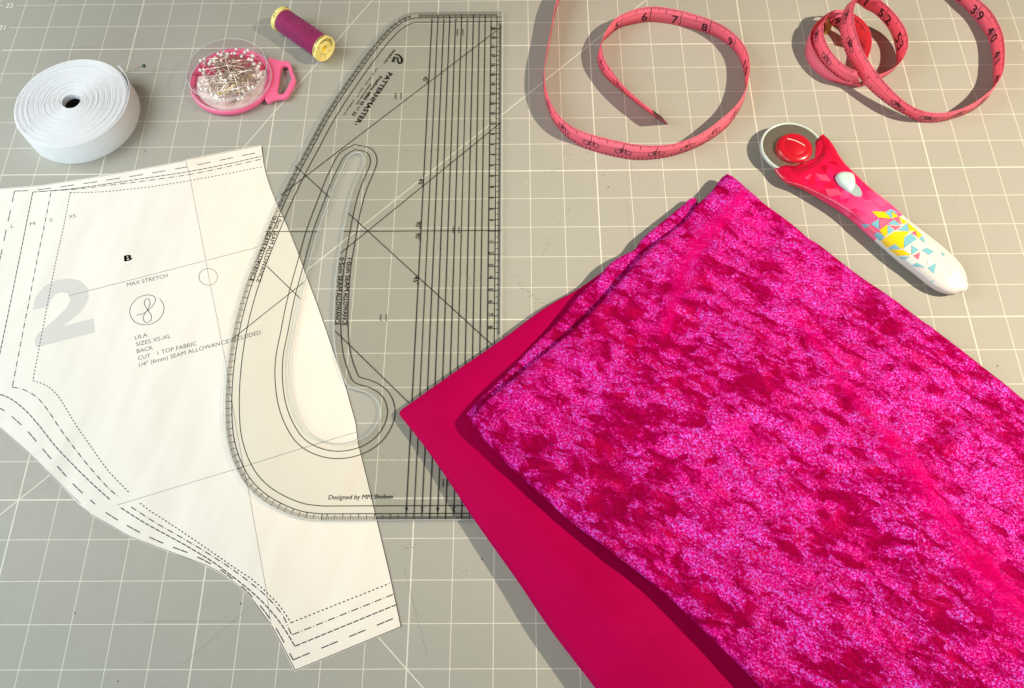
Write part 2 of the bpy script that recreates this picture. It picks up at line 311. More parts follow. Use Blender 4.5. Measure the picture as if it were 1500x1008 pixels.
def glyphs(s, bold=0.0, shear=0.0, spacing=1.0):
    "2D outline of a text as (verts, faces), width 1 unit from x=0; returns also cap height"
    key = (s, bold, shear, spacing)
    if key in _T: return _T[key]
    c = bpy.data.curves.new('t', 'FONT'); c.body = s; c.size = 1; c.shear = shear; c.space_character = spacing; c.resolution_u = 3
    o = bpy.data.objects.new('t', c); COL.objects.link(o); bpy.context.view_layer.update()
    me = bpy.data.meshes.new_from_object(o); V = np.array([v.co[:] for v in me.vertices]); F = [tuple(p.vertices) for p in me.polygons]
    nz = [p.normal.z for p in me.polygons]; F = [f if z > 0 else f[::-1] for f, z in zip(F, nz)]
    bpy.data.objects.remove(o); bpy.data.curves.remove(c); bpy.data.meshes.remove(me)
    V[:, 0] -= V[:, 0].min()
    if bold > 0:                                          # heavier weight: a few slightly shifted copies
        n = len(V); VV = []; FF = []
        for i, (dx, dy) in enumerate(((-1, 0), (1, 0), (0, -.7), (0, .7), (-.7, .5), (.7, -.5))): VV.append(V + np.array([dx * bold, dy * bold, 0])); FF += [tuple(q + n * i for q in f) for f in F]
        V = np.vstack(VV); F = FF; V[:, 0] -= V[:, 0].min()
    _T[key] = (V, F); return _T[key]
def text(geo, s, p0, p1, z, h=None, bold=0.0, shear=0.0, k=0, world=False, spacing=1.0):
    "lay text s on the plane z from photo position p0 to p1 (its baseline); h = cap height in inches"
    V, F = glyphs(s, bold, shear, spacing); a = np.array(p0) if world else W(p0[0], p0[1], z); b = np.array(p1) if world else W(p1[0], p1[1], z)
    d = (b - a)[:2]; L = np.linalg.norm(d); d = d / L; fit = len(s) > 2 or not s.isdigit(); up = np.array([-d[1], d[0]]); w = V[:, 0].max(); sx = L / w; sy = (h / 0.70) if h else sx; off_ = 0.0
    if not fit: sx = sy * .92; off_ = (L - w * sx) / 2
    Q = np.zeros((len(V), 3)); Q[:, :2] = a[:2] + np.outer(V[:, 0] * sx + off_, d) + np.outer(V[:, 1] * sy, up); Q[:, 2] = z
    geo.add(Q, F, k)
def lathe(prof, n=48, c=(0, 0, 0), axis=None, closed=False):
    "revolve (r, h) profile about axis (default z)"
    ax = Vector(axis if axis is not None else (0, 0, 1)).normalized(); R = np.array(Vector((0, 0, 1)).rotation_difference(ax).to_matrix()); V = []; F = []
    for r, h in prof:
        for i in range(n):
            a = 2 * math.pi * i / n; V.append(np.array(c) + R @ np.array([r * math.cos(a), r * math.sin(a), h]))
    m = len(prof)
    for j in range(m - 1 if not closed else m):
        j2 = (j + 1) % m
        for i in range(n): F.append((j * n + i, j * n + (i + 1) % n, j2 * n + (i + 1) % n, j2 * n + i))
    if not closed:
        if prof[0][0] > 1e-6: pass
    return V, F
def tube(P, r, n=8):
    P = np.asarray(P, float); V = []; F = []
    for i, p in enumerate(P):
        t = Vector(P[min(i + 1, len(P) - 1)] - P[max(i - 1, 0)]).normalized(); a = t.orthogonal().normalized(); b = t.cross(a); rr = r[i] if hasattr(r, '__len__') else r
        for k in range(n):
            an = 2 * math.pi * k / n; V.append(p + rr * (math.cos(an) * np.array(a) + math.sin(an) * np.array(b)))
    for i in range(len(P) - 1):
        for k in range(n): F.append((i * n + k, i * n + (k + 1) % n, (i + 1) * n + (k + 1) % n, (i + 1) * n + k))
    F.append(tuple(range(n))[::-1]); F.append(tuple((len(P) - 1) * n + k for k in range(n))); return V, F
def ball(c, r, n=10, m=7, sz=1.0):
    return lathe([(max(r * math.sin(math.pi * j / m), 1e-4), -r * sz * math.cos(math.pi * j / m)) for j in range(m + 1)], n, c)
def smst(x, a, b):
    t = np.clip((np.asarray(x, float) - a) / (b - a), 0, 1); return t * t * (3 - 2 * t)
def vnoise(X, Y, seed, f, octs=4):
    "smooth value noise for modelled folds"
    out = np.zeros_like(X, float); amp = 1.0
    for o in range(octs):
        g = np.random.default_rng(seed + o).random((96, 96)) * 2 - 1
        x = (X * f) % 95; y = (Y * f) % 95; i = x.astype(int); j = y.astype(int); a = x - i; b = y - j; a = a * a * (3 - 2 * a); b = b * b * (3 - 2 * b)
        i2 = (i + 1) % 96; j2 = (j + 1) % 96
        out += amp * ((g[i, j] * (1 - a) + g[i2, j] * a) * (1 - b) + (g[i, j2] * (1 - a) + g[i2, j2] * a) * b); amp *= 0.5; f *= 2.03
    return out

# ------------------------------------------------------------------ table and cutting mat
V, F = [(-30, -30, -1.3), (70, -30, -1.3), (70, 60, -1.3), (-30, 60, -1.3), (-30, -30, -0.09), (70, -30, -0.09), (70, 60, -0.09), (-30, 60, -0.09)], [(4, 5, 6, 7), (0, 3, 2, 1), (0, 1, 5, 4), (1, 2, 6, 5), (2, 3, 7, 6), (3, 0, 4, 7)]
tag(mk('table_top', V, F, M['wood']), kind='structure')
board = thing('cutting_mat', 'grey-green cutting mat printed with a white inch grid, lying under everything', 'cutting mat', (18, 12, 0))
def rrect(x0, y0, x1, y1, r, n=6):
    P = []
    for cx, cy, a in ((x1 - r, y1 - r, 0), (x0 + r, y1 - r, 90), (x0 + r, y0 + r, 180), (x1 - r, y0 + r, 270)):
        for i in range(n + 1): t = math.radians(a + 90 * i / n); P.append((cx + r * math.cos(t), cy + r * math.sin(t)))
    return P
V, t_, b_, s_ = prism(rrect(-1.1, -1.1, 37.1, 25.1, 0.4), -0.085, 0.0)
mk('mat_sheet', V, t_ + b_ + s_, M['board'], board, at=(18, 12, 0))
g = Geo()
for n_, y in ((22, 22), (21, 21), (20, 20), (19, 19)):
    text(g, str(n_), (0.30, y - 0.10, 0), (0.63, y - 0.10, 0), 0.003, 0.20, world=True)
for k_ in range(17 * 8, 24 * 8):
    y = k_ / 8; l = 0.2 if k_ % 4 == 0 else (0.14 if k_ % 2 == 0 else 0.09)
    if k_ % 8: band(g, np.array([(0, y, 0), (l + 0.04, y, 0)]), 0.02, 0.003)
    else: band(g, np.array([(0, y, 0), (0.26, y, 0)]), 0.02, 0.003)
g.out('ruler_print', M['white'], board, at=(18, 12, 0))
g = Geo()                                                # old knife marks
def trail(px, n, jit=1.5, l=3.0, w=0.012):
    Q = even(wpts(px, 0), n)
    for q in Q:
        if random.random() < 0.25: continue
        q = q + np.array([random.gauss(0, jit) * 0.02, random.gauss(0, jit) * 0.02, 0]); a = math.atan2(*(Q[-1] - Q[0])[[1, 0]]) + random.gauss(0, 0.5); L = random.uniform(0.2, 1) * l * 0.02
        band(g, np.array([q, q + L * np.array([math.cos(a), math.sin(a), 0])]), w * random.uniform(0.5, 1.4), 0.0035)
trail([(841, 296), (812, 335), (795, 372), (780, 410), (773, 440)], 26); trail([(743, 395), (770, 425), (800, 447)], 20); trail([(880, 262), (890, 250)], 5)
trail([(590, 222), (640, 220), (700, 221)], 22); trail([(765, 222), (800, 224), (860, 226), (875, 223)], 22); trail([(635, 330), (650, 380), (660, 420)], 14)
trail([(545, 560), (552, 520), (556, 498)], 12); trail([(548, 660), (570, 672), (600, 673)], 12, w=0.008); trail([(1000, 133), (1022, 133)], 8, 0.4)
trail([(590, 806), (618, 796)], 7, .6); trail([(665, 777), (690, 770)], 6, .6); trail([(1056, 234), (1062, 236)], 3); trail([(677, 838), (690, 830)], 4); trail([(595, 100), (700, 112)], 8, 6); trail([(680, 395), (690, 415)], 8)
fc = Geo()
for k_ in range(46):
    x, y = random.uniform(1, 34), random.uniform(0.8, 22.5); a = random.choice([0, math.pi / 2, math.pi / 4, random.uniform(0, 3.1)]) + random.gauss(0, .03); L = random.uniform(.3, 3.2)
    band(fc, np.array([(x, y, 0), (x + L * math.cos(a), y + L * math.sin(a), 0)]), random.uniform(.004, .008), 0.0022)
tag(fc.out('faint_cuts', M['cutline'], board, at=(18, 12, 0)), kind='stuff')
li = Geo()
for k_ in range(34):
    x, y = random.uniform(1, 34), random.uniform(0.8, 22.5); a0 = random.uniform(0, 6.28); Q = [(x, y, 0)]
    for _ in range(random.randint(2, 7)): a0 += random.gauss(0, .7); Q.append((Q[-1][0] + .035 * math.cos(a0), Q[-1][1] + .035 * math.sin(a0), 0))
    band(li, np.array(Q), random.uniform(.006, .011), 0.0045)
tag(li.out('lint', M['lint'], board, at=(18, 12, 0)), kind='stuff')
for p in ((109, 899), (172, 999), (1460, 537), (890, 275), (352, 885), (212, 222), (705, 820), (1093, 303), (1300, 470), (1210, 395)): band(g, np.array([W(*p), W(p[0] + 2, p[1] - 1.5)]), 0.03, 0.0035)
tag(g.out('knife_marks', M['scratch'], board, at=(18, 12, 0)), kind='stuff')

# ------------------------------------------------------------------ paper pattern
pat = thing('paper_sewing_pattern', 'white printed paper pattern for a leotard back with the big grey 2', 'sewing pattern', W(250, 520, 0))
AT = tuple(W(250, 520, 0)); Z1, Z2, ZI1, ZI2 = 0.0065, 0.011, 0.0082, 0.0127
top = [(-70, 281), (0, 276.2), (62, 271), (134, 260), (200, 248.5), (272, 235)]
rtop = [(272, 233.5), (326, 223), (380.5, 212.8), (383.5, 214)]
right = [(387.6, 240), (391, 255), (396.7, 273), (405, 294), (416, 317.8), (427, 342.8), (437, 368), (453.8, 414), (467, 449), (477.7, 480), (491, 518.7), (507.5, 566), (522.4, 620), (526, 649.6), (540, 706), (548, 740), (560, 790.7), (572, 841), (581.3, 884), (588.5, 918.7)]
left = [(432, 984), (426.7, 974.7), (416, 953), (397.3, 917.3)]
left2 = [(397.3, 917.3), (384, 897), (370.7, 880), (346.7, 857), (320, 838.5), (301.3, 829), (275, 818), (245.3, 808), (192, 788), (152, 765.3), (134, 755.3), (131, 750), (117, 740), (80.4, 702), (40, 662), (0, 627), (-70, 570)]
seam = [(272, 233.5), (280, 269.5), (289.3, 317.7), (300, 374), (308, 417), (318.8, 470), (331.4, 536), (348, 638), (364.4, 721), (368, 740), (378.7, 801), (390.7, 868), (397.3, 917.3)]
def sheet(name, px, z, m, lift=None):
    P = wpts(px, z); V, t_, b_, s_ = prism([tuple(p[:2]) for p in P], z - 0.0042, z)
    return mk(name, V, t_ + b_ + s_, m, pat, at=AT)
lseam = [(x + 3.5, y) for x, y in seam]
sheet('left_sheet', top + [(x, y) for x, y in lseam[1:-1]] + left2, Z1, M['paper'])
sheet('right_sheet', rtop + right + left + seam[::-1][1:-1], Z2, M['paper2'])
g = Geo()
rl = wpts(rtop + right + left[:1], 0); rl[:, :2] += normals2(rl) * -0.0
band(g, wpts([(383.3, 214.5)] + [(x - 1.0, y) for x, y in right], ZI2), 0.022); band(g, wpts([(587, 918.2), (432.4, 982)], ZI2), 0.018)
band(g, wpts([(274, 234.3), (380.5, 213.8)], ZI2), 0.010); band(g, wpts([(0, 277.2), (62, 272), (134, 261), (200, 249.5), (270, 236.4)], ZI1), 0.008)
band(g, wpts([(-30, 604), (0, 626), (40, 660.8), (80.4, 700.8), (118, 738)], ZI1), 0.010); band(g, wpts([(134, 753.5), (152, 764), (192, 786.8), (245.3, 806.6), (301.3, 827.6), (320, 837), (346.7, 855.5), (370.7, 878.8), (396, 914)], ZI1), 0.012)
band(g, wpts([(398.5, 917.3), (416.8, 951.5), (432.2, 981.5)], ZI2), 0.016)
g.out('outline_print', M['inkblue'], pat, at=AT)
def zz(x, y):
    "ink height: above whichever sheet is on top at that photo position"
    sx = np.interp(y, [s[1] for s in seam], [s[0] for s in seam]); return ZI2 if x > sx - 0.5 else ZI1
def wz(px): return np.array([W(x, y, zz(x, y)) for x, y in px])
def sm(px, step=4.0): return [tuple(p) for p in interp(px, step=step)]
sizes = {
 'extra_small_line': ([0.055, 0.05], 0.026, [[(103, 282), (94, 328), (80.4, 390), (63, 480), (48, 557.7)], [(48, 557.7), (67, 564.4), (83, 577.8), (96.4, 597.9), (112.5, 624.7), (134, 655.5), (158, 689), (190, 722.5)], [(205, 737), (222, 750), (240, 761.3), (280, 788), (320, 815.5), (346.7, 834), (368, 848), (389.3, 866.7), (410.7, 889), (426.7, 913)], [(427, 912), (570.7, 854.7)], [(103, 282), (140, 281.5), (171.5, 279), (225, 273), (273, 265.5), (330, 255), (386, 244)]]),
 'small_line': ([0.17, 0.05, 0.02, 0.05], 0.025, [[(74.5, 282.3), (67, 320), (53.6, 384.7), (40, 454), (34.8, 480), (18, 567)], [(18, 567), (35, 571), (53.6, 581.8), (69.7, 600.6), (85.7, 624.7), (107, 654), (134, 687.6), (160.8, 717), (174, 727.8)], [(192, 742.7), (229.3, 766.7), (266.7, 788), (306.7, 812), (346.7, 838.7), (372, 858), (389, 872.5), (413, 900), (426.7, 929)], [(428, 930), (576, 870.7)], [(61, 280.5), (107, 277.5), (160, 271.5), (220, 264), (278, 255.5), (330, 245), (384, 233)]]),
 'medium_line': ([0.13, 0.028], 0.027, [[(48, 281.5), (37.5, 333.8), (24, 400.7), (2.7, 504), (-6, 545)], [(-15, 573), (0, 577.8), (16, 584.5), (34.8, 599), (53.6, 619), (80.4, 652.8), (107, 681), (134, 707.7), (160.8, 731.8)], [(177, 744), (213, 766.7), (266.7, 796), (306.7, 820), (333, 838.7), (373, 871), (394.7, 893), (413, 916), (432, 946.7)], [(432, 946.7), (580, 886)], [(48, 281.5), (102, 277), (160, 269), (220, 260), (276, 251.5), (330, 241), (383, 229)]]),
 'large_line': ([0.19, 0.02, 0.19, 0.28], 0.026, [[(21.4, 280), (12, 323), (0, 379), (-12, 430)], [(-10, 592), (0, 598), (12, 606), (37.5, 628.7), (61.6, 656.8), (85.7, 685), (111, 713), (139, 738.5)], [(154.7, 750.7), (170.7, 760.8), (206.7, 781), (244, 798), (282.7, 813), (320, 833), (354.7, 860), (384, 891), (408, 926.7), (429.3, 966.7)], [(429.3, 966.7), (578.7, 905)], [(21.4, 280), (45.5, 279), (75, 275.6), (166, 262.5), (249, 249), (284, 242.5), (383, 222.4)]]),
}
for nm, (pt, w, segs) in sizes.items():
    g = Geo()
    for s_ in segs: dashes(g, wz(sm(s_)), w, pt)
    tag(g.out(nm, M['inkblue'], pat, at=AT), kind='stuff')
g = Geo(); band(g, wpts([(x, y) for x, y in seam], Z2 + .0004), 0.012); g.out('seam_edge_shade', M['seam'], pat, at=AT)  # grey-brown band: cut-edge ink together with the overlapping sheet's edge shadow, painted on
g = Geo(); band(g, wz([(100.5, 433.4), (200, 408), (299, 382.3)]), 0.013); band(g, wpts([(302.3, 381.6), (376.4, 362.4)], ZI2), 0.013)
g.out('stretch_line', M['inkgrey'], pat, at=AT)
g = Geo(); band(g, wz([(171.5, 740), (260, 713), (354, 684.6)]), 0.010); g.out('guide_line', M['inkgrey'], pat, at=AT)
g = Geo(); band(g, wz([(357, 683.6), (440, 657.5), (522, 633)]), 0.011); g.out('guide_line', M['inkgrey'], pat, at=AT); g = Geo()
cc = [(304.9 + 13.6 * math.cos(a), 405.6 + 12.2 * math.sin(a)) for a in np.linspace(0, 2 * math.pi, 33)]; band(g, wpts(cc, ZI2), 0.013)
g.out('circle_mark', M['inkgrey'], pat, at=AT)
g = Geo()
for s_, a, b, h, bo in (('MAX STRETCH', (186.2, 420), (245.7, 406), .125, 0), ('LILA', (197.8, 497.6), (216, 493), .125, 0), ('SIZES XS-XL', (199.4, 507.5), (250, 495), .125, 0), ('BACK', (200.6, 517.5), (224.3, 511.8), .125, 0),
      ('CUT', (202.4, 527.8), (220.5, 523.5), .125, 0), ('1 TOP FABRIC', (231, 520), (288.3, 505.8), .125, 0), ('1/4" (6mm) SEAM ALLOWAN', (203.7, 537.8), (322.6, 506), .125, 0)):
    g = Geo(); text(g, s_, a, b, ZI1, h); g.out('lettering', M['inkgrey'], pat, at=AT)
g = Geo(); text(g, 'CE', (324.6, 505.4), (335.6, 502.4), ZI2, .125); text(g, 'INCLUDED', (338.5, 501.5), (382.5, 489.3), ZI2, .125); g.out('lettering', M['inkgrey'], pat, at=AT)
for s_, a, b in (('L', (15.6, 334), (20, 333.3)), ('M', (43.7, 331), (51, 329.5)), ('S', (72.6, 325.5), (77.2, 324.3)), ('XS', (101, 320.5), (111.2, 317.8))): g = Geo(); text(g, s_, a, b, ZI1, .12); g.out('size_letter', M['inkgrey'], pat, at=AT)
g = Geo(); text(g, 'B', (181.8, 383), (193.8, 380.6), ZI1, .19, 0.05); g.out('letter_b', M['ink'], pat, at=AT)
g = Geo()
Z5 = lambda pts, ox=0, oy=240, s=3.7325: [(ox + x / s, oy + y / s) for x, y in pts]
two = Z5([(178, 798), (195, 730), (240, 670), (305, 636), (380, 626), (440, 640), (478, 678), (486, 730), (462, 782), (420, 830), (345, 888), (512, 845), (520, 920), (197, 1005), (190, 965), (205, 930), (300, 850), (362, 790), (385, 742), (372, 712), (340, 700), (300, 714), (274, 748), (265, 782)])
V, F = polyfill([tuple(p) for p in wpts(two, Z1 + 0.0012)], Z1 + 0.0012); mk('numeral_two', V, F, M['grey2'], pat, at=AT)
V8 = lambda pts: [(170 + x / 6.3, 400 + y / 6.3) for x, y in pts]
g = Geo()
band(g, wpts(sm(V8([(405, 240), (430, 275), (443, 320), (430, 380), (395, 430), (330, 468), (255, 478), (180, 455), (135, 400), (128, 335), (155, 275), (210, 225), (290, 203), (345, 212), (365, 240), (350, 285), (300, 340), (250, 375), (188, 390)]), 1.5), ZI1), 0.018)
band(g, wpts(sm(V8([(297, 345), (262, 290), (268, 250), (292, 237), (312, 258), (308, 300), (290, 340), (262, 380), (250, 425), (280, 458), (318, 440), (325, 395), (297, 345)]), 1.5), ZI1), 0.018)
band(g, wpts(V8([(388, 229), (396, 233)]), ZI1), 0.02)
g.out('round_logo', M['inkblue'], pat, at=AT)

# ------------------------------------------------------------------ clear pattern ruler
rul = thing('pattern_master_ruler', 'clear acrylic pattern cutting ruler with curved edge and black lines', 'pattern ruler', W(560, 420, 0)); AT = tuple(W(560, 420, 0))
RZ0, RZ1, RI = 0.0165, 0.11, 0.0150
RX = 17.168                                              # straight edge, along the mat's own y
outer_px = [(606.5, 17.5), (590.4, 22.4), (574.3, 32.5), (555.6, 51), (534, 77.7), (512.7, 107), (488.6, 142), (467, 176.8), (448.4, 211.6), (432.3, 241), (417.6, 270), (405, 297), (385.6, 342.8), (369.7, 382), (356, 420), (345, 458), (337.5, 492), (331.5, 530), (328, 569), (327.4, 608), (330, 642), (339, 675), (356, 707.7), (379.5, 731.5), (409, 749), (439, 759.8), (469, 763.5)]
oc = interp([tuple(W(x, y, 0.08)[:2]) for x, y in outer_px], step=0.12)
YT, YB = oc[0][1], oc[-1][1]
out = [(RX - .1, YT), *[tuple(p) for p in oc], (RX - .1, YB)]
rc = [(RX - .1 + .1 * math.sin(a), YB + .1 - .1 * math.cos(a)) for a in np.linspace(0.3, math.pi / 2, 5)] + [(RX - .1 + .1 * math.cos(a), YT - .1 + .1 * math.sin(a)) for a in np.linspace(0, math.pi / 2 - .3, 5)]
out = out + rc
slot_px = [(521, 224.5), (511, 232), (502, 249), (494, 266), (484.6, 291), (467, 339), (453.8, 387.4), (440.4, 438), (430.2, 490), (424.5, 520), (423.6, 552), (428.6, 587), (439, 614), (454, 634.8), (477.7, 646.7), (501.5, 649), (525.4, 643), (542, 632), (553, 616), (556, 599), (549, 584), (534, 575), (519.4, 570.8), (508, 564), (500, 548), (492.6, 524.6), (489, 500), (488, 470), (489.5, 430), (493, 390), (498, 360.6), (503.3, 331), (510, 299), (518, 272), (528, 248), (532.8, 234), (529, 226.5)]
slot = interp([tuple(W(x, y, 0.08)[:2]) for x, y in slot_px], step=0.1, closed=True)[:-1]
V, t_, b_, s_ = prism(out, RZ0, RZ1, [[tuple(p) for p in slot]])
mk('ruler_sheet', V, t_ + b_ + s_, M['acrylic'], rul, at=AT, mats=[M['acrylic'], M['rim']], mi=[0] * (len(t_) + len(b_)) + [1] * len(s_))
cm = 1 / 2.54; Y0 = W(700, 338.3, 0.03)[1]
def vline(x, y0, y1, w=0.022): band(g, np.array([(x, y0, RI), (x, y1, RI)]), w)
def hline(y, x0, x1, w=0.022): band(g, np.array([(x0, y, RI), (x1, y, RI)]), w)
# parallel lines
for k_ in range(1, 13):
    g = Geo(); x = RX - k_ * 0.5 * cm; vline(x, YB + (.5 if k_ % 2 == 0 and k_ > 1 else .1) * cm * (1), YT - (1.0 if k_ % 2 == 0 else .25) * cm, 0.026 if k_ > 1 else 0.022)
    g.out('parallel_line', M['ink'], rul, at=AT)
# margin lines: the outer edge and the slot, offset by 0.5 and 1.0 cm
ocN = normals2(np.c_[oc, oc[:, :1] * 0])
seg_out = np.array([(RX - 6.2 * cm * 0 - .05, YT), *oc, (RX - .05, YB)]); so = even(seg_out, step=0.1); soN = normals2(np.c_[so, so[:, :1] * 0])
for d in (.5, 1.0):
    g = Geo(); Q = so + soN * d * cm; band(g, np.c_[Q, np.full(len(Q), RI)], 0.022); g.out('seam_margin_line', M['ink'], rul, at=AT)
sc = np.vstack([slot, slot[:1]]); sN = normals2(np.c_[slot, slot[:, :1] * 0], True); 
area = sum(a[0] * b[1] - b[0] * a[1] for a, b in zip(slot, np.roll(slot, -1, 0)))
for d in (.5, 1.0):
    g = Geo(); Q = slot - sN * d * cm * (1 if area > 0 else -1)
    keep = [i for i, q in enumerate(Q) if min(np.hypot(*(slot - q).T)) > d * cm * 0.985]; Q = Q[keep]; Q = interp(np.vstack([Q[::2], Q[:1]]), step=0.1); band(g, np.c_[Q, np.full(len(Q), RI)], 0.022); g.out('slot_margin_line', M['ink'], rul, at=AT)
# angle lines
for a, b in (((735, 39), (411, 286)), ((733.7, 179.5), (498.5, 371)), ((447.5, 411.5), (341, 496)), ((432.3, 242.7), (484.6, 291)), ((510, 312), (735, 518)), ((390.8, 390), (440.4, 438)), ((490.5, 484.5), (640, 630)), ((389, 339), (467, 339.5)), ((503.3, 339), (735, 337.6))):
    g = Geo(); band(g, wpts([a, b], RI), 0.022); g.out('angle_line', M['ink'], rul, at=AT)
# centimetre ticks
g = Geo()
y = Y0
for k_ in range(-84, 206):
    yy = Y0 + k_ * cm / 10
    if yy < YB + .3 or yy > YT - .3: continue
    l = (0.5 if k_ % 10 == 0 else 0.42 if k_ % 5 == 0 else 0.28)
    hline(yy, RX - .06, RX - l * cm if l != .5 else RX - 1.0 * cm, 0.020 if l < .3 else 0.020)
for k_ in range(0, 114):
    l = 0.44 if k_ % 10 == 0 else 0.36 if k_ % 5 == 0 else 0.28; x = RX - k_ * cm / 10
    if k_ > 4: vline(x, YT - .1 * cm, YT - (l + .12) * cm, 0.012 if l < .3 else 0.016) if k_ < 72 else None; vline(x, YB + .05 * cm, YB + (l + .06) * cm, 0.015 if l < .3 else 0.02)
ss = 0; Q = even(np.array(oc), step=cm / 10); QN = normals2(np.c_[Q, Q[:, :1] * 0])
for k_ in range(4, len(Q)):
    l = 0.50 if k_ % 10 == 0 else 0.42 if k_ % 5 == 0 else 0.35; a = Q[k_] + QN[k_] * .035; b = Q[k_] + QN[k_] * l * cm; a_ = (*a, RI); b_ = (*b, RI)
    band(g, np.array([a_, b_]), 0.0105 if l < .4 else 0.020)
g.out('centimetre_ticks', M['ink'], rul, at=AT); tag(bpy.data.objects['centimetre_ticks'], kind='stuff')
# lettering
def word(st, p0, p1, h, bold=0.0, shear=0.0, name='lettering', parent=None, m=None, z=None, **k):
    g = Geo(); text(g, st, p0, p1, RI if z is None else z, h, bold, shear, **k); return g.out(name, m or M['ink'], parent or rul, at=AT)
for k_ in range(1, 21):
    yy = Y0 + k_ * cm; word(str(k_), (RX - .93 * cm, yy + (.02 if k_ < 10 else .085), RI), (RX - .93 * cm, yy - (.065 if k_ < 10 else .085), RI), .12, 0.008, name='scale_number', world=True)
    if k_ < 9: yy = Y0 - k_ * cm; word(str(k_), (RX - .93 * cm, yy + .10, RI), (RX - .93 * cm, yy + .01, RI), .12, 0.008, name='scale_number', world=True)
for k_ in range(1, 7):
    x = RX - k_ * cm; word(str(k_), (x - .045, YT - .92 * cm, RI), (x + .045, YT - .92 * cm, RI), .11, 0.008, name='scale_number', world=True)
    word(str(k_), (x + .05, YB + .93 * cm, RI), (x - .05, YB + .93 * cm, RI), .12, 0.008, name='scale_number', world=True)
def ut(px, ox=480, oy=50, s=6.72): return (ox + px[0] / s, oy + px[1] / s)
word('PATTERNMASTER', ut((598, 374)), ut((270, 868)), .155, 0.03, name='brand_lettering', spacing=1.05); word('®', ut((272, 878)), ut((266, 893)), .06, 0.02)
word('Freefone 0800 45 11 22', ut((514, 408)), ut((236, 798)), .10, 0.02, 0.15); word('www.morplan.com', ut((418, 485)), ut((278, 690)), .07, 0.01)
word('Pat. No. 2062 557', ut((478, 338)), ut((362, 500)), .055, 0.005); word('Made in U.K.', ut((340, 525)), ut((280, 622)), .05, 0.005); word('© MORPLAN 1973', ut((250, 645)), ut((150, 795)), .055, 0.005)
word('MORPLAN', ut((648, 150)), ut((550, 280)), .075, 0.02); g = Geo()
band(g, wpts(sm([ut(p) for p in [(665, 200), (700, 205), (722, 235), (728, 270), (705, 288), (690, 262), (688, 235), (655, 240), (650, 275)]], 1.5), RI), 0.055); band(g, wpts(sm([ut(p) for p in [(660, 215), (640, 250), (632, 275)]], 1.5), RI), 0.03)
band(g, wpts(sm([ut(p) for p in [(700, 205), (735, 245), (728, 280), (700, 290)]], 1.5), RI), 0.05)
g.out('swirl_logo', M['ink'], rul, at=AT)
def r6(p): return (360 + p[0] / 3.7325, 240 + p[1] / 3.7325)
for st, a, b in (('0·5cm SEAM ALLOWANCE', (146, 290), (20, 640)), ('1·0cm SEAM ALLOWANCE', (180, 285), (56, 645)), ('0·5cm SEAM ', (513, 512), (498, 695)), ('ALLOWANCE', (496, 705), (487, 882)), ('1·0cm SEAM ', (555, 515), (538, 695)), ('ALLOWANCE', (536, 705), (528, 884))):
    word(st, r6(a), r6(b), .13, 0.008)
word('Designed by MM Shoben', (480.7, 731.8), (575, 730.5), .115, 0.008, 0.15)
for s_, a, b in (('45°', r6((947, 80)), r6((945, 125))), ('90°', r6((932, 315)), r6((930, 357))), ('90°', r6((930, 378)), r6((928, 420))), ('45°', r6((920, 615)), r6((916, 660))), ('45°', (620.5, 112), (619.5, 121))): word(s_, a, b, .15, 0.006, name='angle_label')
g = Geo()
for x, y in ((673.5, 47.5), (583, 141), (667.5, 337), (561, 465.5)):
    for dx, s_ in ((-4.8, 'POINT'), (3.2, 'PIVOT')): text(g, s_, (x + dx, y - 4.5), (x + dx, y + 5), RI, .055, 0.01)
text(g, 'POINT', (647, 702), (647, 714), RI, .06, 0.01); text(g, 'PIVOT', (655, 700), (655, 712), RI, .06, 0.01)
tag(g.out('pivot_lettering', M['ink'], rul, at=AT), kind='stuff')
# polished, slightly frosted arris all round the sheet and round the slot
for nm_, lp in (('polished_edge', np.array(out)), ('slot_edge', slot)):
    Q = np.vstack([lp, lp[:1]]); N = normals2(np.c_[lp, lp[:, :1] * 0], True); ar = sum(a[0] * b[1] - b[0] * a[1] for a, b in zip(lp, np.roll(lp, -1, 0))); N = N * (1 if ar > 0 else -1) * (1 if nm_ == 'polished_edge' else -1)
    A_ = lp + N * .002; B_ = lp + N * .030; n = len(lp); V = [(*p, RZ1 - .02) for p in lp - N * .002] + [(*p, RZ1 + .0012) for p in A_ + N * .012] + [(*p, RZ1 + .0012) for p in B_]
    mk(nm_, V, [(r_ * n + i, r_ * n + (i + 1) % n, (r_ + 1) * n + (i + 1) % n, (r_ + 1) * n + i) for r_ in range(2) for i in range(n)], M['frost'], rul, at=AT)

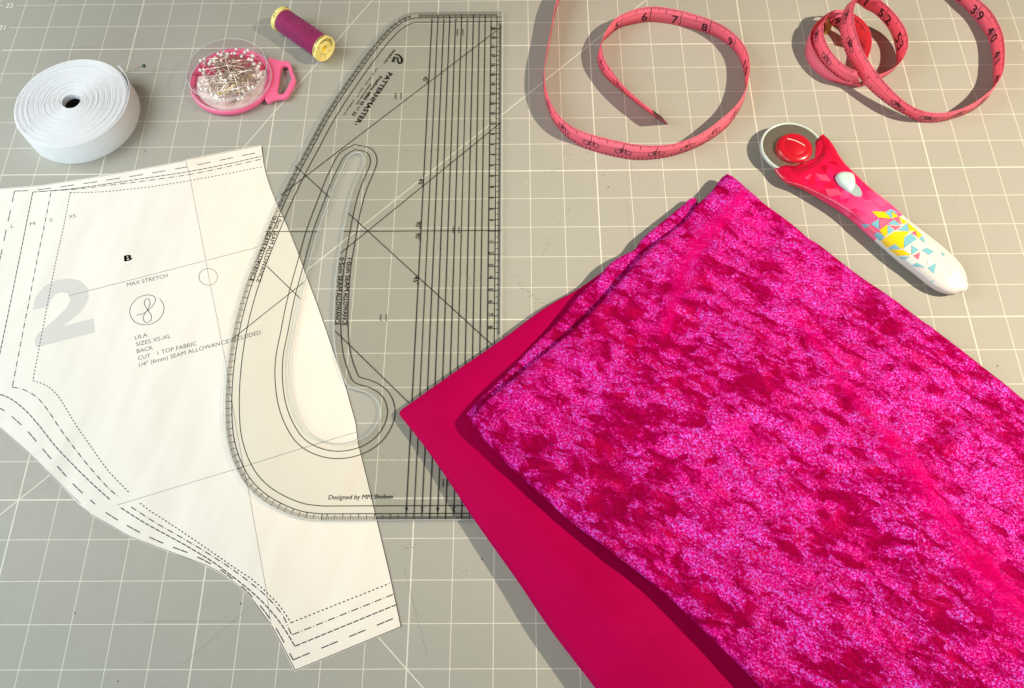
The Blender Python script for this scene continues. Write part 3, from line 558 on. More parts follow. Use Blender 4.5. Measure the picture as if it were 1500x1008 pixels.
# ------------------------------------------------------------------ folded fabrics
def dist_poly(P, L):
    "distance of points P (n,2) to polyline L (m,2)"
    D = np.full(len(P), 1e9)
    for a, b in zip(L[:-1], L[1:]):
        ab = b - a; t = np.clip(((P - a) @ ab) / max(ab @ ab, 1e-9), 0, 1); D = np.minimum(D, np.hypot(*(P - a - t[:, None] * ab).T))
    return D
def axis01(n, k=0.55):
    t = np.linspace(0, 1, n); e = 0.5 - 0.5 * np.cos(math.pi * t); return (1 - k) * t + k * e
def slab(name, m, parent, at, c0, c1, d0, d1, T, R, nu, nv, seed, wr=0.03, fold=None, dense0=3.0):
    """thick folded layer: four boundary curves given as photo positions with the height of the layer's mid-plane;
    c0: P00-P10, c1: P01-P11, d0: P00-P01, d1: P10-P11; the edges c0, d0, d1 are rounded folds"""
    u = axis01(nu); v = np.linspace(0, 1, nv) ** 1.25
    C = [interp(wpts(c), n=400) for c in (c0, c1, d0, d1)]
    def ev(L, t): return np.stack([np.interp(t * 399, np.arange(400), L[:, k]) for k in range(3)], 1)
    c0_, c1_, d0_, d1_ = ev(C[0], u), ev(C[1], u), ev(C[2], v), ev(C[3], v)
    U, Vv = u[None, :, None], v[:, None, None]
    S = (1 - Vv) * c0_[None] + Vv * c1_[None] + (1 - U) * d0_[:, None] + U * d1_[:, None] - ((1 - U) * (1 - Vv) * c0_[0] + U * (1 - Vv) * c0_[-1] + (1 - U) * Vv * c1_[0] + U * Vv * c1_[-1])
    P = S.reshape(-1, 3)
    D = np.minimum.reduce([dist_poly(P[:, :2], C[k][::4, :2]) for k in (0, 2, 3)])
    t = np.clip(D / R, 0, 1); h = np.sqrt(np.clip(1 - (1 - t) ** 2, 0, 1)); UU = np.repeat(u[None], nv, 0).ravel(); VV = np.repeat(v[:, None], nu, 1).ravel()
    Th = T(UU, VV) if callable(T) else T
    wn = vnoise(P[:, 0] + 40, P[:, 1] + 40, seed, 0.55, 3) * wr
    if fold is not None: wn = wn + fold(P)
    top = P.copy(); top[:, 2] += Th / 2 * h + wn * h; bot = P.copy(); bot[:, 2] -= Th / 2 * h
    n = nu * nv; Fc = []
    idx = np.arange(n).reshape(nv, nu)
    q = np.stack([idx[:-1, :-1], idx[:-1, 1:], idx[1:, 1:], idx[1:, :-1]], -1).reshape(-1, 4)
    nrm = np.cross(P[q[0][1]] - P[q[0][0]], P[q[0][3]] - P[q[0][0]])[2]
    if nrm < 0: q = q[:, ::-1]
    # weld the rim: bottom uses the top's rim vertices on the three folded sides
    mp = np.arange(n) + n; rim = np.zeros((nv, nu), bool); rim[0] = True; rim[:, 0] = True; rim[:, -1] = True
    mp[rim.ravel()] = np.arange(n)[rim.ravel()]; back = list(mp[idx[-1]]); fr = list(idx[-1])
    top[rim.ravel(), 2] = P[rim.ravel(), 2]
    Vt = np.vstack([top, bot]); faces = [tuple(f) for f in q] + [tuple(mp[f][::-1]) for f in q]
    return mk(name, Vt, faces, m, parent, smooth=True, at=at)

jer = thing('folded_magenta_fabric', 'folded plain smooth deep magenta fabric under the velvet', 'fabric', W(850, 800, 0)); AT = tuple(W(850, 800, 0))
slab('lower_fold', M['jersey'], jer, AT, [(588, 609, .07), (700, 528, .07), (800, 455, .07), (900, 392, .07), (985, 350, .07)], [(960, 1160, .22), (1250, 1000, .12), (1500, 900, .1), (1600, 860, .1)],
     [(588, 609, .07), (618, 645, .09), (655, 697, .11), (700, 768, .14), (768, 862, .18), (880, 1012, .22), (960, 1120, .25)], [(985, 350, .07), (1100, 480, .07), (1300, 650, .08), (1600, 860, .1)],
     lambda u, v: 0.13 + 0.25 * v, 0.2, 80, 120, 11, 0.01)
def jf(P):
    a = W(640, 640, .3)[:2]; b = W(940, 1010, .6)[:2]; d = (b - a) / np.linalg.norm(b - a); s = (P[:, :2] - a) @ np.array([-d[1], d[0]])
    return 0.13 * np.exp(-((s - 0.35) / 0.42) ** 2) * smst((P[:, :2] - a) @ d, 0, 3) + 0.04 * np.sin(s * 2.4)
slab('upper_fold', M['jersey'], jer, AT, [(584.5, 605.5, .22), (587, 601, .22), (594, 596, .22), (660, 549, .22), (734.6, 497.5, .21), (798, 451, .21), (846, 424, .2), (890, 394, .2), (980, 346, .2)], [(990, 1160, .65), (1250, 1000, .4), (1500, 900, .3), (1600, 860, .3)],
     [(584.5, 605.5, .22), (586.5, 610, .23), (594, 619, .25), (612.6, 642, .27), (650, 694, .32), (693.6, 760, .38), (762, 857, .46), (803, 918, .5), (870, 1006, .56), (940, 1100, .6)], [(980, 346, .2), (1100, 480, .2), (1300, 650, .25), (1600, 860, .3)],
     lambda u, v: 0.20 + 0.46 * smst(v, 0, .8), 0.65, 110, 180, 12, 0.035, jf)

vel = thing('folded_crushed_velvet', 'folded hot pink crushed velvet fabric stacked on the plain magenta cloth', 'fabric', W(1080, 620, 0)); AT = tuple(W(1080, 620, 0))
def vf(amp):
    def f(P):
        n = vnoise(P[:, 0] * 0.8 + P[:, 1] * 0.55 + 50, P[:, 1] * 0.9 - P[:, 0] * 0.5 + 60, 33, 0.9, 4) * 0.06 * amp
        # the long soft ridges across the pile
        for (p, q, wd_, hh) in (((900, 300), (1500, 960), .8, .13), ((1160, 450), (1520, 960), .32, .11), ((1085, 285), (975, 480), .35, .09), ((820, 560), (1150, 960), .7, -.06)):
            a = W(*p, .7)[:2]; b = W(*q, .9)[:2]; d = (b - a) / np.linalg.norm(b - a); r = P[:, :2] - a; s = r @ np.array([-d[1], d[0]]); t = r @ d; L = np.linalg.norm(b - a)
            n = n + hh * amp * np.exp(-(s / wd_) ** 2) * smst(t, -0.3, 1) * (1 - smst(t, L, L + 1.5))
        return n
    return f
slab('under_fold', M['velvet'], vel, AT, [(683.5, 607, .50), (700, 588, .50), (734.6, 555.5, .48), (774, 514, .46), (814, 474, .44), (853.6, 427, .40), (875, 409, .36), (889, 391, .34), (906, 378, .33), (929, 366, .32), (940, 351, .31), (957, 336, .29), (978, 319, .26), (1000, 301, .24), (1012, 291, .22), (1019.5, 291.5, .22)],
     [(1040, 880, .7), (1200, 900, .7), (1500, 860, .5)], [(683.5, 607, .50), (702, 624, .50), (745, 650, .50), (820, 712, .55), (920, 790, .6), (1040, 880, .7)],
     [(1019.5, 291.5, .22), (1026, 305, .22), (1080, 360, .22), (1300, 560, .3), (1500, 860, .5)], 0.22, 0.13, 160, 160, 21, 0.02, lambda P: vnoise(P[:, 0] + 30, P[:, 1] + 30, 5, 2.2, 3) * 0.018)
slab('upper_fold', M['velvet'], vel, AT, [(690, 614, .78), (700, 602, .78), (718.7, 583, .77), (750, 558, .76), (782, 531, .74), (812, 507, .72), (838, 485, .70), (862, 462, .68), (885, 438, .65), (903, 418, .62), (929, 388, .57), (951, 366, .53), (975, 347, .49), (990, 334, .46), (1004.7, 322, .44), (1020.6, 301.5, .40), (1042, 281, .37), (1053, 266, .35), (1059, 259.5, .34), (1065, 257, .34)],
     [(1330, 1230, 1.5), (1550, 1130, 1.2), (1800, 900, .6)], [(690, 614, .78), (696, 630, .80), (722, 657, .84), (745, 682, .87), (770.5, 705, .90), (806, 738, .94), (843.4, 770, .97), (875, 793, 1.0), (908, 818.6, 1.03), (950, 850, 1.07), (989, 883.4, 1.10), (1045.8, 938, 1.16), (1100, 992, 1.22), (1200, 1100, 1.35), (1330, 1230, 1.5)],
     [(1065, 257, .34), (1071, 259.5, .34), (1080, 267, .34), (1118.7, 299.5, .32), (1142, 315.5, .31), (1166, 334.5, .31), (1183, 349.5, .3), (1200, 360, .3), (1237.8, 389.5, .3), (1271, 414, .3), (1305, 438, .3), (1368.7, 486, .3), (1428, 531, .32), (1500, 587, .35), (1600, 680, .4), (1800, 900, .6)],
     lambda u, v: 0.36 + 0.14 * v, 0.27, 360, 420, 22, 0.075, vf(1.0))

# ------------------------------------------------------------------ elastic roll
EH = 0.80; ec = W(104.5, 149, EH); ER = 0.5 * (W(186, 149, EH)[0] - W(22.8, 149, EH)[0]); EC = np.array([ec[0], ec[1], 0])
el = thing('elastic_roll', 'coiled roll of white elastic with a black hole in the middle', 'elastic roll', EC)
JZ = [random.gauss(0, .0055) for _ in range(97)]; r0 = 0.26; turns = 56; per = 60; th = (ER - r0) / turns; n = turns * per; V = []; F = []
for i in range(n + 1):
    a = 2 * math.pi * i / per + math.radians(52); k_ = i / per; r = r0 + th * k_
    if i > n - 9: r += 0.012 * (i - (n - 9)) ** 1.25 * 0.6
    jz = 0.008 * math.sin(k_ * 1.1) * math.exp(-((k_ - 50) / 9) ** 2) + JZ[int(k_) % 97] * (1 - k_ % 1) + JZ[(int(k_) + 1) % 97] * (k_ % 1) + 0.004 * math.sin(a * 3 + k_)
    dome = 0.03 * (1 - (r / ER) ** 2); c, s = math.cos(a), math.sin(a); ri, ro = r, r + th * 0.85
    zt = EH + jz + dome - (0.0 if k_ < turns - 1.2 else 0.01)
    for rr, z in ((ri, 0.004), (ri, zt - .008), ((ri * .75 + ro * .25), zt), ((ri * .25 + ro * .75), zt), (ro, zt - .008), (ro, 0.004)): V.append((EC[0] + rr * c, EC[1] + rr * s * 1.0, z))
for i in range(n):
    for k_ in range(5): F.append((i * 6 + k_, (i + 1) * 6 + k_, (i + 1) * 6 + k_ + 1, i * 6 + k_ + 1))
F.append(tuple(range(6))); F.append(tuple(n * 6 + k_ for k_ in range(6))[::-1])
mk('coiled_band', V, F, M['elastic'], el, smooth=False, at=EC)
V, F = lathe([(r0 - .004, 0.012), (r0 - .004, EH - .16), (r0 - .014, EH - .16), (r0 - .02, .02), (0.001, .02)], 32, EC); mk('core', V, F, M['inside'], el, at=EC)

# ------------------------------------------------------------------ pins
def pin_mesh(L, hr, hm, sm_):
    V, F = tube([(0, 0, 0), (L * .97, 0, 0), (L, 0, 0)], [0.013, 0.013, 0.003], 6); me = mk('shaft', V, F, sm_, None, True)
    V, F = ball((0, 0, 0), hr); h = mk('pin_head', V, F, hm, None, True); a, b = me.data, h.data
    bpy.data.objects.remove(me); bpy.data.objects.remove(h); return a, b
def place_pin(meshes, head, tip, label, group=None, hlabel=None):
    head = Vector(head); tip = Vector(tip); d = (tip - head).normalized(); r = bpy.data.objects.new('sewing_pin', None); r.empty_display_size = 0.002; COL.objects.link(r)
    r.location = head * I; r.rotation_euler = Vector((1, 0, 0)).rotation_difference(d).to_euler(); tag(r, label, 'pin', group)
    for n_, me in zip(('pin_shaft', 'pin_head'), meshes): o = bpy.data.objects.new(n_, me); COL.objects.link(o); o.parent = r
    return r
gp = pin_mesh(1.15, 0.058, M['green'], M['pin'])
hd = W(211, 96.5, 0.32); d_ = (W(183, 107, 0.30) - hd); d_ = d_ / np.linalg.norm(d_)
place_pin(gp, hd, hd + d_, 'green-headed pin stuck into the side of the white elastic roll')

# pin case
PC = W(342, 124, 0.0); PR = 1.315
pcs = thing('pin_case', 'round pink pin case with clear domed lid and a pink hanging loop', 'pin case', PC)
V, F = lathe([(0.001, .0), (PR - .12, .0), (PR - .02, .05), (PR, .14), (PR, .22), (PR - .02, .25), (PR - .10, .25), (PR - .12, .22), (PR - .16, .12), (0.001, .11)], 64, PC)
mk('case_base', V, F, M['pinkpl'], pcs, True, at=PC)
V, F = lathe([(0.001, .125), (PR - .17, .125)], 48, PC); mk('case_floor', V, [f[::-1] for f in F], M['deep'], pcs, at=PC)
pts = [(PC[0] + (PR - .19) * math.cos(a), PC[1] + (PR - .19) * math.sin(a)) for a in np.linspace(math.radians(168), math.radians(385), 40)]
V, F = polyfill(pts, .136); mk('pale_floor_segment', V, F, M['pale'], pcs, at=PC)  # paler circle segment just above the case floor
V, F = lathe([(PR - .05, .24), (PR - .025, .26), (PR - .02, .30), (PR - .05, .30)], 72, PC, closed=True); mk('lid_flange', V, F, M['frost'], pcs, True, at=PC)
V, F = lathe([(PR - .085, .70), (PR - .06, .685), (PR - .05, .70), (PR - .07, .72)], 72, PC, closed=True); mk('lid_rim', V, F, M['frost'], pcs, True, at=PC)
V, F = lathe([(PR - .035, .20), (PR - .03, .30), (PR - .03, .62), (PR - .07, .70), (PR - .2, .74), (PR - .6, .765), (0.001, .775)], 72, PC)
mk('clear_lid', V, F, M['lid'], pcs, True, at=PC)
def v1(p): return (270 + p[0] / 7.2, 40 + p[1] / 7.2)
outl = [tuple(W(*v1(p), .14)[:2]) for p in [(900, 330), (950, 345), (1020, 365), (1100, 375), (1128, 410), (1152, 490), (1178, 560), (1160, 620), (1110, 710), (1070, 752), (1000, 760), (930, 775), (880, 800), (840, 700), (880, 520)]]
hol = [tuple(W(*v1(p), .16)[:2]) for p in [(1050, 408), (1088, 412), (1108, 480), (1130, 545), (1100, 620), (1050, 705), (1000, 712), (985, 690), (998, 600), (1015, 480), (1028, 425)]]
V, t_, b_, s_ = prism([tuple(q) for q in interp(outl, step=.06, closed=True)[:-1]], .07, .2, [[tuple(q) for q in interp(hol, step=.06, closed=True)[:-1]]])
o = mk('hanging_loop', V, t_ + b_ + s_, M['pinkpl'], pcs, at=PC); bv = o.modifiers.new('soften', 'BEVEL'); bv.width = 0.03 * I; bv.segments = 3; bv.limit_method = 'ANGLE'
pm = pin_mesh(1.18, 0.056, M['pearl'], M['pin']); pg_ = pin_mesh(1.25, 0.05, M['gold'], M['gold'])
GRP = 'white-headed pins lying in the pin case'; LB = 'white pearl-headed steel pin lying with the others under the clear lid'
rp = random.Random(3)
for i in range(92):
    for _ in range(50):
        a = rp.uniform(0, 2 * math.pi); rr = (PR - .24) * math.sqrt(rp.uniform(0.45, 1)) if rp.random() < .85 else rp.uniform(0, .7)
        h = np.array([PC[0] + rr * math.cos(a), PC[1] + rr * math.sin(a), rp.uniform(.26, .58)])
        b = a + math.pi + rp.gauss(0, .75); tl = rp.uniform(-.24, .08); tp = h + 1.18 * np.array([math.cos(b) * math.cos(tl), math.sin(b) * math.cos(tl), math.sin(tl)])
        if np.hypot(*(tp - PC)[:2]) < PR - .22 and .15 < tp[2] < .62: break
    else: continue
    place_pin(pm, h, tp, LB, GRP)
place_pin(pg_, W(*v1((370, 705)), .60), W(*v1((640, 545)), .62), 'gold-coloured pin lying on top of the white-headed pins')

# ------------------------------------------------------------------ thread spool
A = W(411.5, 27.5, .43); B = W(476.5, 72.5, .43); ax = (B - A) / np.linalg.norm(B - A); L = np.linalg.norm(B - A); fr, tr = .425, .385
sp_ = thing('thread_spool', 'reel of magenta sewing thread on a yellow plastic spool lying on its side', 'thread spool', (A + B) / 2)
sp_.rotation_euler = Vector((0, 0, 1)).rotation_difference(Vector(ax)).to_euler(); Hh = L / 2
V, F = lathe([(tr - .02, -Hh + .12), (tr, -Hh + .16), (tr + .004, 0), (tr, Hh - .16), (tr - .02, Hh - .12)], 64); mk('wound_thread', V, F, M['thread'], sp_, True)
def flange(s):
    V, F = lathe([(.14, s * (Hh - .5)), (.13, s * (Hh - .02)), (.16, s * (Hh + .0)), (.19, s * (Hh - .03)), (.21, s * (Hh - .07)), (fr - .06, s * (Hh - .07)), (fr - .045, s * Hh), (fr - .01, s * (Hh + .005)), (fr, s * (Hh - .02)), (fr, s * (Hh - .13)), (tr - .05, s * (Hh - .15))], 48)
    if s > 0: F = [f[::-1] for f in F]
    o = mk('spool_end', V, F, M['yellow'], sp_, True); return o
e1 = flange(1); flange(-1)
for s in (1, -1):
    V, F = lathe([(.001, s * (Hh - .12)), (.135, s * (Hh - .12))], 24); mk('hole', V, F, M['yellow2'], sp_)
gg = Geo()
for k_ in range(8):
    a = 2 * math.pi * k_ / 8; c, s = math.cos(a), math.sin(a)
    P = [(r * c - w * s, r * s + w * c, Hh - .035) for r, w in ((.2, -.012), (.36, -.012), (.36, .012), (.2, .012))] + [(r * c - w * s, r * s + w * c, Hh - .068) for r, w in ((.2, -.012), (.36, -.012), (.36, .012), (.2, .012))]
    gg.add(P, [(0, 1, 2, 3), (0, 4, 5, 1), (1, 5, 6, 2), (2, 6, 7, 3), (3, 7, 4, 0)])
gg.out('spokes', M['yellow'], sp_)
def ringtext(s_, z, r, a0, span, h, m, up=1):
    g = Geo(); V, F = glyphs(s_, .02); w = V[:, 0].max(); Q = []
    for x, y, _ in V: a = a0 + span * x / w; Q.append((r * math.cos(a), r * math.sin(a), z + up * y * h))
    g.add(Q, F); return g.out('lettering', m, sp_)
for k_ in range(3):
    ringtext('polyester 100m', Hh - .11, fr + .004, k_ * 2.1, 1.6, .10, M['ink']); ringtext('LP', -Hh + .03, fr + .004, k_ * 1.4, .42, .10, M['ink'])
g = Geo(); V, F = glyphs('Gutermann', 0.02); w = V[:, 0].max()
Q = [((.33 - y * .10) * math.cos(2.6 - 2.2 * x / w) * -1, (.33 - y * .10) * math.sin(2.6 - 2.2 * x / w), Hh - .034) for x, y, _ in V]; g.add(Q, F); g.out('end_lettering', M['ink'], sp_)

# ------------------------------------------------------------------ tape measure
tp = thing('tape_measure', 'pink tape measure standing on edge in loose loops, printed with black inch numbers', 'tape measure', W(1000, 130, 0)); AT = tuple(W(1000, 130, 0))
TZ = 0.60
Ab = [(979, 182.5), (962, 173.5), (942, 158.5), (921, 142.5), (904, 128.5), (892, 118.5), (883, 108), (876.7, 96), (875.4, 84), (878, 72), (883, 61), (890, 55), (900, 46), (911, 40), (934, 34.5), (952, 32.3), (973.8, 34.2), (995.8, 38), (1020, 44), (1038.3, 50), (1059, 60.6), (1073, 72), (1082, 83.8), (1087.3, 98), (1090.5, 111), (1091.5, 128), (1090, 144.5), (1085.5, 156), (1078.3, 169), (1065.4, 185.8), (1051, 198), (1033, 209.5), (1012.5, 219.5), (989, 227.5), (962, 233), (930, 234.5), (903.8, 230.5), (880.6, 225), (857.4, 217.5), (836.7, 205.8), (821.3, 192), (811, 178.5), (804.5, 165), (799.3, 148.4), (796.8, 133), (796, 118), (797, 105), (800, 88), (804.5, 67), (809, 42), (813, 20), (820, 0), (834, -22), (860, -45)]
At = [(981, 180.5), (962, 166), (945, 154), (926, 138), (908, 120), (897, 105), (889, 94), (884, 84), (882, 75), (881, 66), (882.5, 57), (888, 45.5), (897, 31.5), (907, 23.3), (932, 12.7), (955, 9.3), (973.8, 11), (999.6, 16), (1020, 22), (1043.5, 29.7), (1064, 40.3), (1079.6, 53), (1091, 67), (1096.3, 80), (1098.3, 95.4), (1097.6, 110), (1094.4, 126), (1090, 137), (1083.5, 148.4), (1071.8, 161.3), (1059, 172.3), (1043.5, 185), (1028, 195.5), (1007.4, 205), (984, 211.3), (955.8, 213.5), (930, 211.5), (909, 207.5), (889.6, 203), (863.8, 196.3), (838, 186), (822.6, 173.3), (811, 158.7), (803, 140.6), (799.3, 127.7), (797.5, 110), (798.5, 90), (803, 66), (808, 40), (812, 15), (818, -5), (832, -30), (860, -62)]
Bb = [(1330, -48), (1370, -22), (1397, 0), (1410, 9.5), (1425, 26), (1438, 42), (1447, 58), (1452, 73), (1454.3, 92), (1454.8, 108), (1454.5, 128), (1447.7, 142.5), (1436, 154), (1418, 165.7), (1392, 175), (1371.6, 179.5), (1348.4, 178.8), (1327.7, 169.5), (1303.6, 155.5), (1282, 139), (1263.4, 120), (1250, 99), (1239.3, 79), (1232.6, 58), (1230, 38), (1235, 18), (1246, 3), (1256, 5), (1268, 13.5), (1279, 19), (1291.4, 30), (1301.7, 43), (1308, 57), (1311.4, 70), (1313, 84), (1313.5, 96), (1306.8, 104.4), (1294, 113.5), (1280, 121), (1262, 127)]
Bt = [(1340, -75), (1395, -38), (1432, -2), (1450, 13.5), (1462, 33), (1469, 49), (1471.5, 66), (1472, 82), (1471, 97), (1468, 110), (1455, 129), (1446, 137), (1432, 147.7), (1418, 155.5), (1400, 162.3), (1384.5, 165.7), (1362.5, 165), (1345.8, 161), (1325, 149), (1303.6, 128.6), (1285, 107), (1271.5, 88.4), (1260.7, 67), (1254, 46), (1250.5, 27), (1252, 7), (1262, -9), (1280, -11), (1300, 0), (1314.6, 13), (1325, 27.5), (1330.7, 42.5), (1331.3, 58), (1328.8, 73.5), (1322, 88), (1312, 98.5), (1305.5, 102.5), (1295, 107), (1281, 112), (1262, 115)]
Bz = [0] * 17 + [.02, .08, .18, .30, .40, .50, .62, .72, .82, .86, .80, .66, .5, .34, .2, .1, .04, 0, 0, 0, 0, 0, 0]
def ribpts(b, t, zb, tz=TZ, clip=True):
    zb = list(zb) + [0] * (len(b) - len(zb)); PB = np.array([W(*p, z) for p, z in zip(b, zb)]); PT = np.array([W(p[0], p[1], p[2] if len(p) > 2 else z + tz) for p, z in zip(t, np.interp(np.linspace(0, 1, len(t)), np.linspace(0, 1, len(b)), zb))])
    QB = interp(PB, step=0.06); QT = interp(PT, step=0.06)
    T = []; j = 0
    for i, q in enumerate(QB):                           # pair each foot with the nearest point of the upper edge, moving forward only
        f = i / (len(QB) - 1); lo = j; hi = min(len(QT), j + 12); c = [np.hypot(*(QT[k] - q)[:2]) + 0.05 * abs(k / (len(QT) - 1) - f) * len(QT) * .06 for k in range(lo, hi)]
        j = lo + int(np.argmin(c)); T.append(QT[j])
    T = np.array(T); T[-1] = QT[-1]
    k = np.ones(9) / 9
    Tp = np.vstack([np.repeat(T[:1], 4, 0), T, np.repeat(T[-1:], 4, 0)]); T = np.stack([np.convolve(Tp[:, c], k, 'valid') for c in range(3)], 1)
    d = T - QB; l = np.linalg.norm(d, axis=1, keepdims=True); ls = np.clip(l, .56, .68) if clip else l; return QB, QB + d / l * ls
class Ribbon:
    def __init__(s, B, T, u0, side=1, scale=None):
        s.B = B; s.T = T; m = (B + T) / 2; a = np.concatenate([[0], np.cumsum(np.linalg.norm(np.diff(m, axis=0), axis=1))]); s.u = u0 + a * (scale or 1)
        t = np.gradient(m, axis=0); n = np.cross(t, T - B); s.N = n / np.linalg.norm(n, axis=1, keepdims=True)
    def at(s, u, v, off=0.0):
        f = lambda A: np.stack([np.interp(u, s.u, A[:, k]) for k in range(3)], -1)
        b, t, n = f(s.B), f(s.T), f(s.N); v = np.asarray(v)[..., None]; return b + (t - b) * v + n * off
    def mesh(s, name, m, par, th=0.010):
        n = len(s.B); rows = [s.at(s.u, np.full(n, v), o) for v, o in ((0, th / 2), (.5, th / 2), (1, th / 2), (1, -th / 2), (.5, -th / 2), (0, -th / 2))]; V = np.vstack(rows); F = []
        for r in range(6):
            r2 = (r + 1) % 6
            for i in range(n - 1): F.append((r * n + i, r * n + i + 1, r2 * n + i + 1, r2 * n + i))
        F.append(tuple(r * n for r in range(6))[::-1]); F.append(tuple(r * n + n - 1 for r in range(6)))
        return mk(name, V, [f[::-1] for f in F], m, par, True, at=AT)
    def quad(s, g, u0, u1, v0, v1, off, k=0):
        P = s.at(np.array([u0, u1, u1, u0]), np.array([v0, v0, v1, v1]), off); g.add(P, [(0, 1, 2, 3) if off > 0 else (3, 2, 1, 0)], k)
    def line(s, g, u0, u1, v0, v1, off):
        n = max(2, int((u1 - u0) / .1)); uu = np.linspace(u0, u1, n)
        for a, b in zip(uu[:-1], uu[1:]): s.quad(g, a, b, v0, v1, off)
    def text(s, g, st, u, w, v, h, off, flip=False, bold=.03):
        V, F = glyphs(st, bold); W_ = V[:, 0].max(); x = V[:, 0] / W_ * w; y = V[:, 1] / .7 * h
        sx = h * .62 / .7 * .92; x = V[:, 0] * sx + (w - W_ * sx) / 2; P = s.at(u + x, v + (y if not flip else -y), off); g.add(P, F if off > 0 else [f[::-1] for f in F])
OF = 0.0095
def prints(rb, a, b, inner=True, outer=True, nums=True):
    gi = Geo(); go = Geo(); n0 = math.ceil(a - .4); n1 = math.floor(b + .4)
    for k_ in range(int(math.ceil(a * 16)), int(b * 16)):
        u = k_ / 16; l = .34 if k_ % 8 == 0 else .2 if k_ % 4 == 0 else .13
        if inner: rb.quad(gi, u - .008, u + .008, 1 - l, .995, OF)
        if outer:
            rb.quad(go, u - .009, u + .009, 1 - l * .8, .985, -OF)
            if k_ % 2 == 0: rb.quad(go, u - .012, u + .012, .02, .13 if k_ % 8 else .2, -OF)
    for k_ in range(n0, n1 + 1):
        if not (a + .3 < k_ < b - .3): continue
        if inner:
            rb.quad(gi, k_ - .009, k_ + .009, .04, .995, OF)
            s_ = str(k_)
            if nums and len(s_) == 1: rb.text(gi, s_, k_ - .29, .21, .12, .50, OF)
            elif nums: rb.text(gi, s_[0], k_ - .27, .22, .14, .52, OF); rb.text(gi, s_[1], k_ + .05, .22, .14, .52, OF)
        if outer:
            s_ = str(k_); rb.text(go, s_, k_ - .13, .26, .62, .30, -OF, True); rb.quad(go, k_ - .008, k_ + .008, .3, .95, -OF)
            for q in (-.33, .30):                          # pale loops of the figures showing through
                cc = [(k_ + q * .5 + .10 * math.cos(t), .40 + .14 * math.sin(t)) for t in np.linspace(0, 2 * math.pi, 14)]
                for (x0, y0), (x1, y1) in zip(cc[:-1], cc[1:]):
                    P = rb.at(np.array([x0, x1, k_ + q * .5 + (x1 - k_ - q * .5) * .78, k_ + q * .5 + (x0 - k_ - q * .5) * .78]), np.array([y0, y1, .40 + (y1 - .40) * .78, .40 + (y0 - .40) * .78]), -OF); go.add(P, [(0, 1, 2, 3)])
    if inner: rb.line(gi, a, b, .60, .612, OF)
    if outer: rb.line(go, a, b, .50, .515, -OF)
    if inner and gi.V: tag(gi.out('inch_print', M['tapeink'], tp, at=AT), kind='stuff')
    if outer and go.V: tag(go.out('back_print', M['tapeink'], tp, at=AT), kind='stuff')
B_, T_ = ribpts(Ab, At, [0] * len(Ab))
rbA = Ribbon(B_, T_, 0)
# make the numbers fall where the photo has them: the 6 line stands at photo x 952
i6 = int(np.argmin(np.hypot(*(rbA.B - W(951, 32.2, 0))[:, :2].T))); k6 = 6.0 / rbA.u[i6]; rbA.u = np.where(np.arange(len(rbA.u)) <= i6, rbA.u * k6, 6 + (rbA.u - rbA.u[i6]))
rbA.mesh('tape_band', M['tape'], tp)
prints(rbA, 0.7, rbA.u[-1] - .2)
g = Geo(); rbA.line(g, 0.0, .42, -.02, 1.02, OF); rbA.line(g, 0.0, .42, .55, 1.02, -OF); g.out('metal_tip', M['darktip'], tp, at=AT)
B_, T_ = ribpts(Bb, Bt, Bz)
rbB = Ribbon(B_, T_, 0); i39 = int(np.argmin(np.hypot(*(rbB.B - W(1426, 27, 0))[:, :2].T))); rbB.u = rbB.u - rbB.u[i39] + 39
rbB.mesh('tape_band', M['tape'], tp); print('tape B u range', rbB.u[0], rbB.u[-1], 'A', rbA.u[-1], k6)
i52 = int(np.argmin(np.hypot(*(rbB.B - W(1292, 31, .3))[:, :2].T + 0) + (rbB.u < 48) * 9)); sh = 52 - rbB.u[i52]
prints(rbB, rbB.u[0] + .1, 47.3)
rc2 = Ribbon(B_, T_, 0); rc2.u = rbB.u + sh; print('shift', sh); prints(rc2, 47.5 + sh, rc2.u[-1] - .1)
# hidden connection beyond the top of the picture
P0, P0t = rbA.B[-1], rbA.T[-1]; P1, P1t = rbB.B[0], rbB.T[0]
mid = [P0, P0 + (.9, .7, 0), (P0 + P1) / 2 + (0, 1.6, 0), P1 + (-.9, .6, 0), P1]; Bc = interp(np.array(mid), step=.2); Tc = Bc + np.array([0, 0, .6]); f_ = smst(np.linspace(0, 1, len(Bc)), 0, .3)[:, None]; f2_ = smst(np.linspace(0, 1, len(Bc)), .7, 1)[:, None]
Tc = Bc + (P0t - P0) * (1 - f_) + (P1t - P1) * f2_ + np.array([0, 0, .6]) * (f_ - f2_)
Ribbon(Bc, Tc, 22).mesh('tape_band', M['tape'], tp)
# small ring: a plain outer turn and the printed end turn leaning inside it
def v7(pts): return [(1165 + x / 7.755, y / 7.755) for x, y in pts]
Ob = v7([(752, 985), (640, 985), (520, 955), (400, 925), (270, 850), (180, 760), (125, 665), (112, 570), (125, 480), (165, 400), (240, 350), (340, 300), (450, 290), (560, 300), (660, 350), (730, 430), (760, 530), (750, 640), (700, 760), (640, 850)])
Ot = [(1165 + x / 7.755, y / 7.755, z) for x, y, z in [(750, 960, .3), (620, 945, .3), (520, 905, .3), (400, 812, .32), (300, 712, .34), (228, 595, .36), (180, 500, .38), (165, 425, .40), (185, 330, .45), (240, 255, .5), (330, 180, .55), (410, 122, .6), (500, 105, .62), (600, 125, .62), (700, 175, .62), (790, 250, .62), (850, 350, .62), (872, 460, .62), (858, 570, .6), (810, 690, .55), (740, 790, .5)]]
B_, T_ = ribpts(Ob, Ot, [0] * len(Ob), .5, False); rO = Ribbon(B_, T_, 0); rO.mesh('tape_band', M['tape'], tp)
